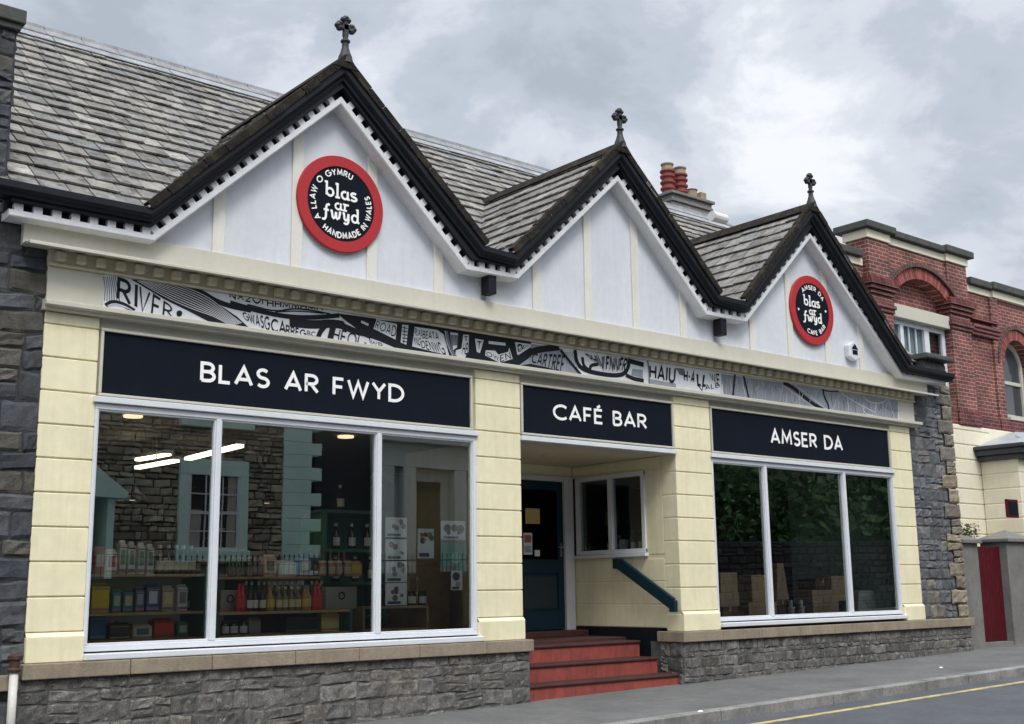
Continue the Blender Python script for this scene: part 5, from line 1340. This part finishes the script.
# ---- right window: boxes and bags
mb = MB(); mb.box(11.62, 15.70, .12, 1.3, .621, .79); tag(mb.build('display_platform', INW), 'low platform inside the right window carrying the cardboard boxes', 'platform')
def cbox(u0, u1, z0, h, label, y=.45, d=.3, rot=0, mat=CRD):
    x0, x1 = fp(u0, 590, y)[0], fp(u1, 590, y)[0]
    T = thing('cardboard_box', ((x0+x1)/2, y, z0), label, 'box')
    mb = MB(); mb.box(x0, x1, y, y+d, z0, z0+h); mb.build('carton', mat, T, bevel=.006)
    mb = MB(); mb.box(x0+(x1-x0)*.44, x0+(x1-x0)*.56, y-.0015, y+d, z0+h-.06, z0+h+.0015); mb.build('tape', colm((.50,.38,.22)), T)
cbox(721, 738, 1.10, .26, 'top cardboard box of the left stack in the right window'); cbox(720, 739, .92, .178, 'middle cardboard box of the left stack in the right window'); cbox(722, 737, .79, .128, 'bottom cardboard box of the left stack in the right window', mat=M('pinkish_card', (.34,.16,.12), .85, .1, 8, .1))
cbox(752, 768, .97, .36, 'upright cardboard box beside the first mullion', y=.55); cbox(748, 776, .79, .178, 'flat cardboard box under the upright one by the first mullion', y=.5)
cbox(812, 838, .79, .32, 'large cardboard box in the middle pane of the right window'); cbox(816, 831, 1.112, .16, 'small darker cardboard box on top of the large one', mat=M('brown_card', (.20,.11,.06), .85, .1, 8, .1)); cbox(832, 845, .95, .36, 'tall cardboard box behind the large one', y=.62)
cbox(879, 893, .79, .30, 'cardboard box at the right end of the right window', y=.5)
def bag(u0, u1, z0, h, c, label, taper=.25, y=.5, lean=0):
    x0, x1 = fp(u0,590,y)[0], fp(u1,590,y)[0]; T = thing('paper_bag', ((x0+x1)/2,y,z0), label, 'bag')
    w = (x1-x0)*taper; mb = MB(); mb.prism([(x0,z0),(x1,z0),(x1-w+lean,z0+h),(x0+w*.4+lean,z0+h)], y, y+.16); mb.build('bag_body', colm(c), T, bevel=.01)
    mb = MB(); mb.box(x0+w*1.1+lean, x1-w*1.6+lean, y-.002, y-.0005, z0+h*.35, z0+h*.55); mb.build('crease', colm(tuple(v*.7 for v in c)), T)
bag(777, 789, .99, .50, (.40,.29,.18), 'tapering brown paper bag beside the first mullion', .35, .5)
cbox(776, 788, .79, .195, 'dark brown box under the tapering paper bag', y=.5, mat=M('brown_card', (.20,.11,.06)))
bag(857, 878, .79, .30, (.50,.62,.60), 'pale green tapered bag in the right pane of the right window', .22)
cbox(872, 888, 1.0, .50, 'tall slatted wooden crate at the right end of the right window', y=.85, mat=M('old_wood', (.16,.12,.09), .8, .2, 6, .2))
for i, (u, lb) in enumerate(((790,'white cup left of two near the paper bag'),(800,'white cup right of two near the paper bag'))):
    x = fp(u,590,.45)[0]; mb = MB(); mb.lathe([(.04,0),(.055,.10),(.05,.10)], (x,.45,.79), 14); mb.lathe([(.03,.10),(.028,.19)], (x,.45,.79), 8); tag(mb.build('cup', colm((.60,.61,.62))), lb, 'cup')

# ---- litter
for i, (u, v, lb) in enumerate(((941,668,'white scrap of litter on the pavement in front of the corner pier'),(700,712,'pale scrap of litter lying by the kerb'))):
    t = (gz(0)-EYE); d = _r2*((u-512)/FPX)+_u2*((362-v)/FPX)+_f
    k = (SL*(-8.49)-EYE)/(d.z-SL*d.x); x, y = d.x*k, d.y*k+CY
    mb = MB(); z = gz(x)+.003; mb.add([(x-.03,y-.015,z),(x+.03,y-.02,z+.004),(x+.035,y+.02,z+.012),(x-.02,y+.018,z+.003),(x,y,z+.014)], [(0,1,4),(1,2,4),(2,3,4),(3,0,4),(3,2,1,0)])
    tag(mb.build('litter', LET), lb, 'litter')

# ================================================================== LIGHT, SKY, CAMERA
SUN_EL, SUN_AZ = 52, 200           # azimuth measured clockwise from +Y
w = bpy.data.worlds.new('World'); scn.world = w; w.use_nodes = True
nt = w.node_tree; N = nt.nodes; L = nt.links; bg = N['Background']
sky = N.new('ShaderNodeTexSky'); sky.sky_type = 'NISHITA'; sky.sun_disc = False
sky.sun_elevation = math.radians(SUN_EL); sky.sun_rotation = math.radians(SUN_AZ); sky.air_density = 1.2; sky.dust_density = 2.5
tc = N.new('ShaderNodeTexCoord')
def wn(sc, det, rg, dist, loc=(0,0,0), stretch=(1,1,2.2)):
    mp_ = N.new('ShaderNodeMapping'); mp_.inputs['Scale'].default_value = stretch; mp_.inputs['Location'].default_value = loc
    L.new(tc.outputs['Generated'], mp_.inputs['Vector'])
    n = N.new('ShaderNodeTexNoise'); n.inputs['Scale'].default_value = sc; n.inputs['Detail'].default_value = det
    n.inputs['Roughness'].default_value = rg; n.inputs['Distortion'].default_value = dist
    L.new(mp_.outputs[0], n.inputs['Vector']); return n.outputs['Fac']
def wmix(fac, a, b, mode='MIX'):
    x = N.new('ShaderNodeMix'); x.data_type = 'RGBA'; x.blend_type = mode
    if isinstance(fac, float): x.inputs[0].default_value = fac
    else: L.new(fac, x.inputs[0])
    for s_, i in ((a, 6), (b, 7)):
        if isinstance(s_, tuple): x.inputs[i].default_value = s_
        else: L.new(s_, x.inputs[i])
    return x.outputs[2]
def wramp(src, els):
    r = N.new('ShaderNodeValToRGB'); L.new(src, r.inputs[0]); r.color_ramp.interpolation = 'EASE'
    while len(r.color_ramp.elements) < len(els): r.color_ramp.elements.new(.5)
    for e, (p, c) in zip(r.color_ramp.elements, els): e.position = p; e.color = (*c, 1)
    return r.outputs[0]
CL = 1.0
big = wn(3.0, 7, .55, .5, (1.3,.4,.2), (1,1,1.7)); fine = wn(7.5, 9, .6, .3, (3.1,2.2,.7), (1,1,1.6))
ml = N.new('ShaderNodeMath'); ml.operation = 'MULTIPLY_ADD'; L.new(fine, ml.inputs[0]); ml.inputs[1].default_value = .35
m2 = N.new('ShaderNodeMath'); m2.operation = 'MULTIPLY'; L.new(big, m2.inputs[0]); m2.inputs[1].default_value = .65; L.new(m2.outputs[0], ml.inputs[2])
cloud = wramp(ml.outputs[0], [(.40,(4.3,4.8,5.5)),(.47,(5.2,5.7,6.5)),(.53,(6.8,7.2,7.9)),(.61,(9.2,9.4,9.9))])
# brighter cloud round the hidden sun
nv = N.new('ShaderNodeVectorMath'); nv.operation = 'DOT_PRODUCT'; L.new(tc.outputs['Generated'], nv.inputs[0])
az, el = math.radians(SUN_AZ), math.radians(SUN_EL)
sd = (math.sin(az)*math.cos(el), math.cos(az)*math.cos(el), math.sin(el)); nv.inputs[1].default_value = sd
glow = wramp(nv.outputs['Value'], [(.0,(1,1,1)),(.35,(1.1,1.1,1.1)),(.8,(2.0,1.98,1.92)),(1.0,(2.6,2.55,2.4))])
cloud = wmix(1.0, cloud, glow, 'MULTIPLY')
sx = N.new('ShaderNodeSeparateXYZ'); L.new(tc.outputs['Generated'], sx.inputs[0])      # overcast sky: brighter towards the zenith
zen = wramp(sx.outputs[2], [(.0,(.9,.9,.9)),(.5,(1,1,1)),(.85,(1.6,1.6,1.6)),(1.0,(1.8,1.8,1.8))])
cloud = wmix(1.0, cloud, zen, 'MULTIPLY')
fin = wmix(.93, sky.outputs[0], cloud)
L.new(fin, bg.inputs['Color']); bg.inputs['Strength'].default_value = .085
sl = bpy.data.lights.new('sun', 'SUN'); sl.energy = 1.5; sl.angle = math.radians(18); sl.color = (1, .95, .88)
so = bpy.data.objects.new('sun', sl); COL.objects.link(so); so.location = (0, -6, 20)
so.rotation_euler = Vector(sd).to_track_quat('Z', 'Y').to_euler()
cam = bpy.data.cameras.new('camera'); co = bpy.data.objects.new('camera', cam); COL.objects.link(co); scn.camera = co
cam.sensor_fit = 'HORIZONTAL'; cam.sensor_width = 36; cam.lens = FPX/1024*36; cam.clip_start = .1; cam.clip_end = 1500
mtx = Matrix((( _r2.x,_u2.x,-_f.x,0),(_r2.y,_u2.y,-_f.y,CY),(_r2.z,_u2.z,-_f.z,EYE),(0,0,0,1))); co.matrix_world = mtx
scn.render.engine = 'CYCLES'; scn.cycles.max_bounces = 8; scn.cycles.transparent_max_bounces = 12
scn.render.resolution_x = 1024; scn.render.resolution_y = 724
vs = scn.view_settings; vs.view_transform = 'Standard'; vs.look = 'None'; vs.exposure = 0.38; vs.gamma = 1
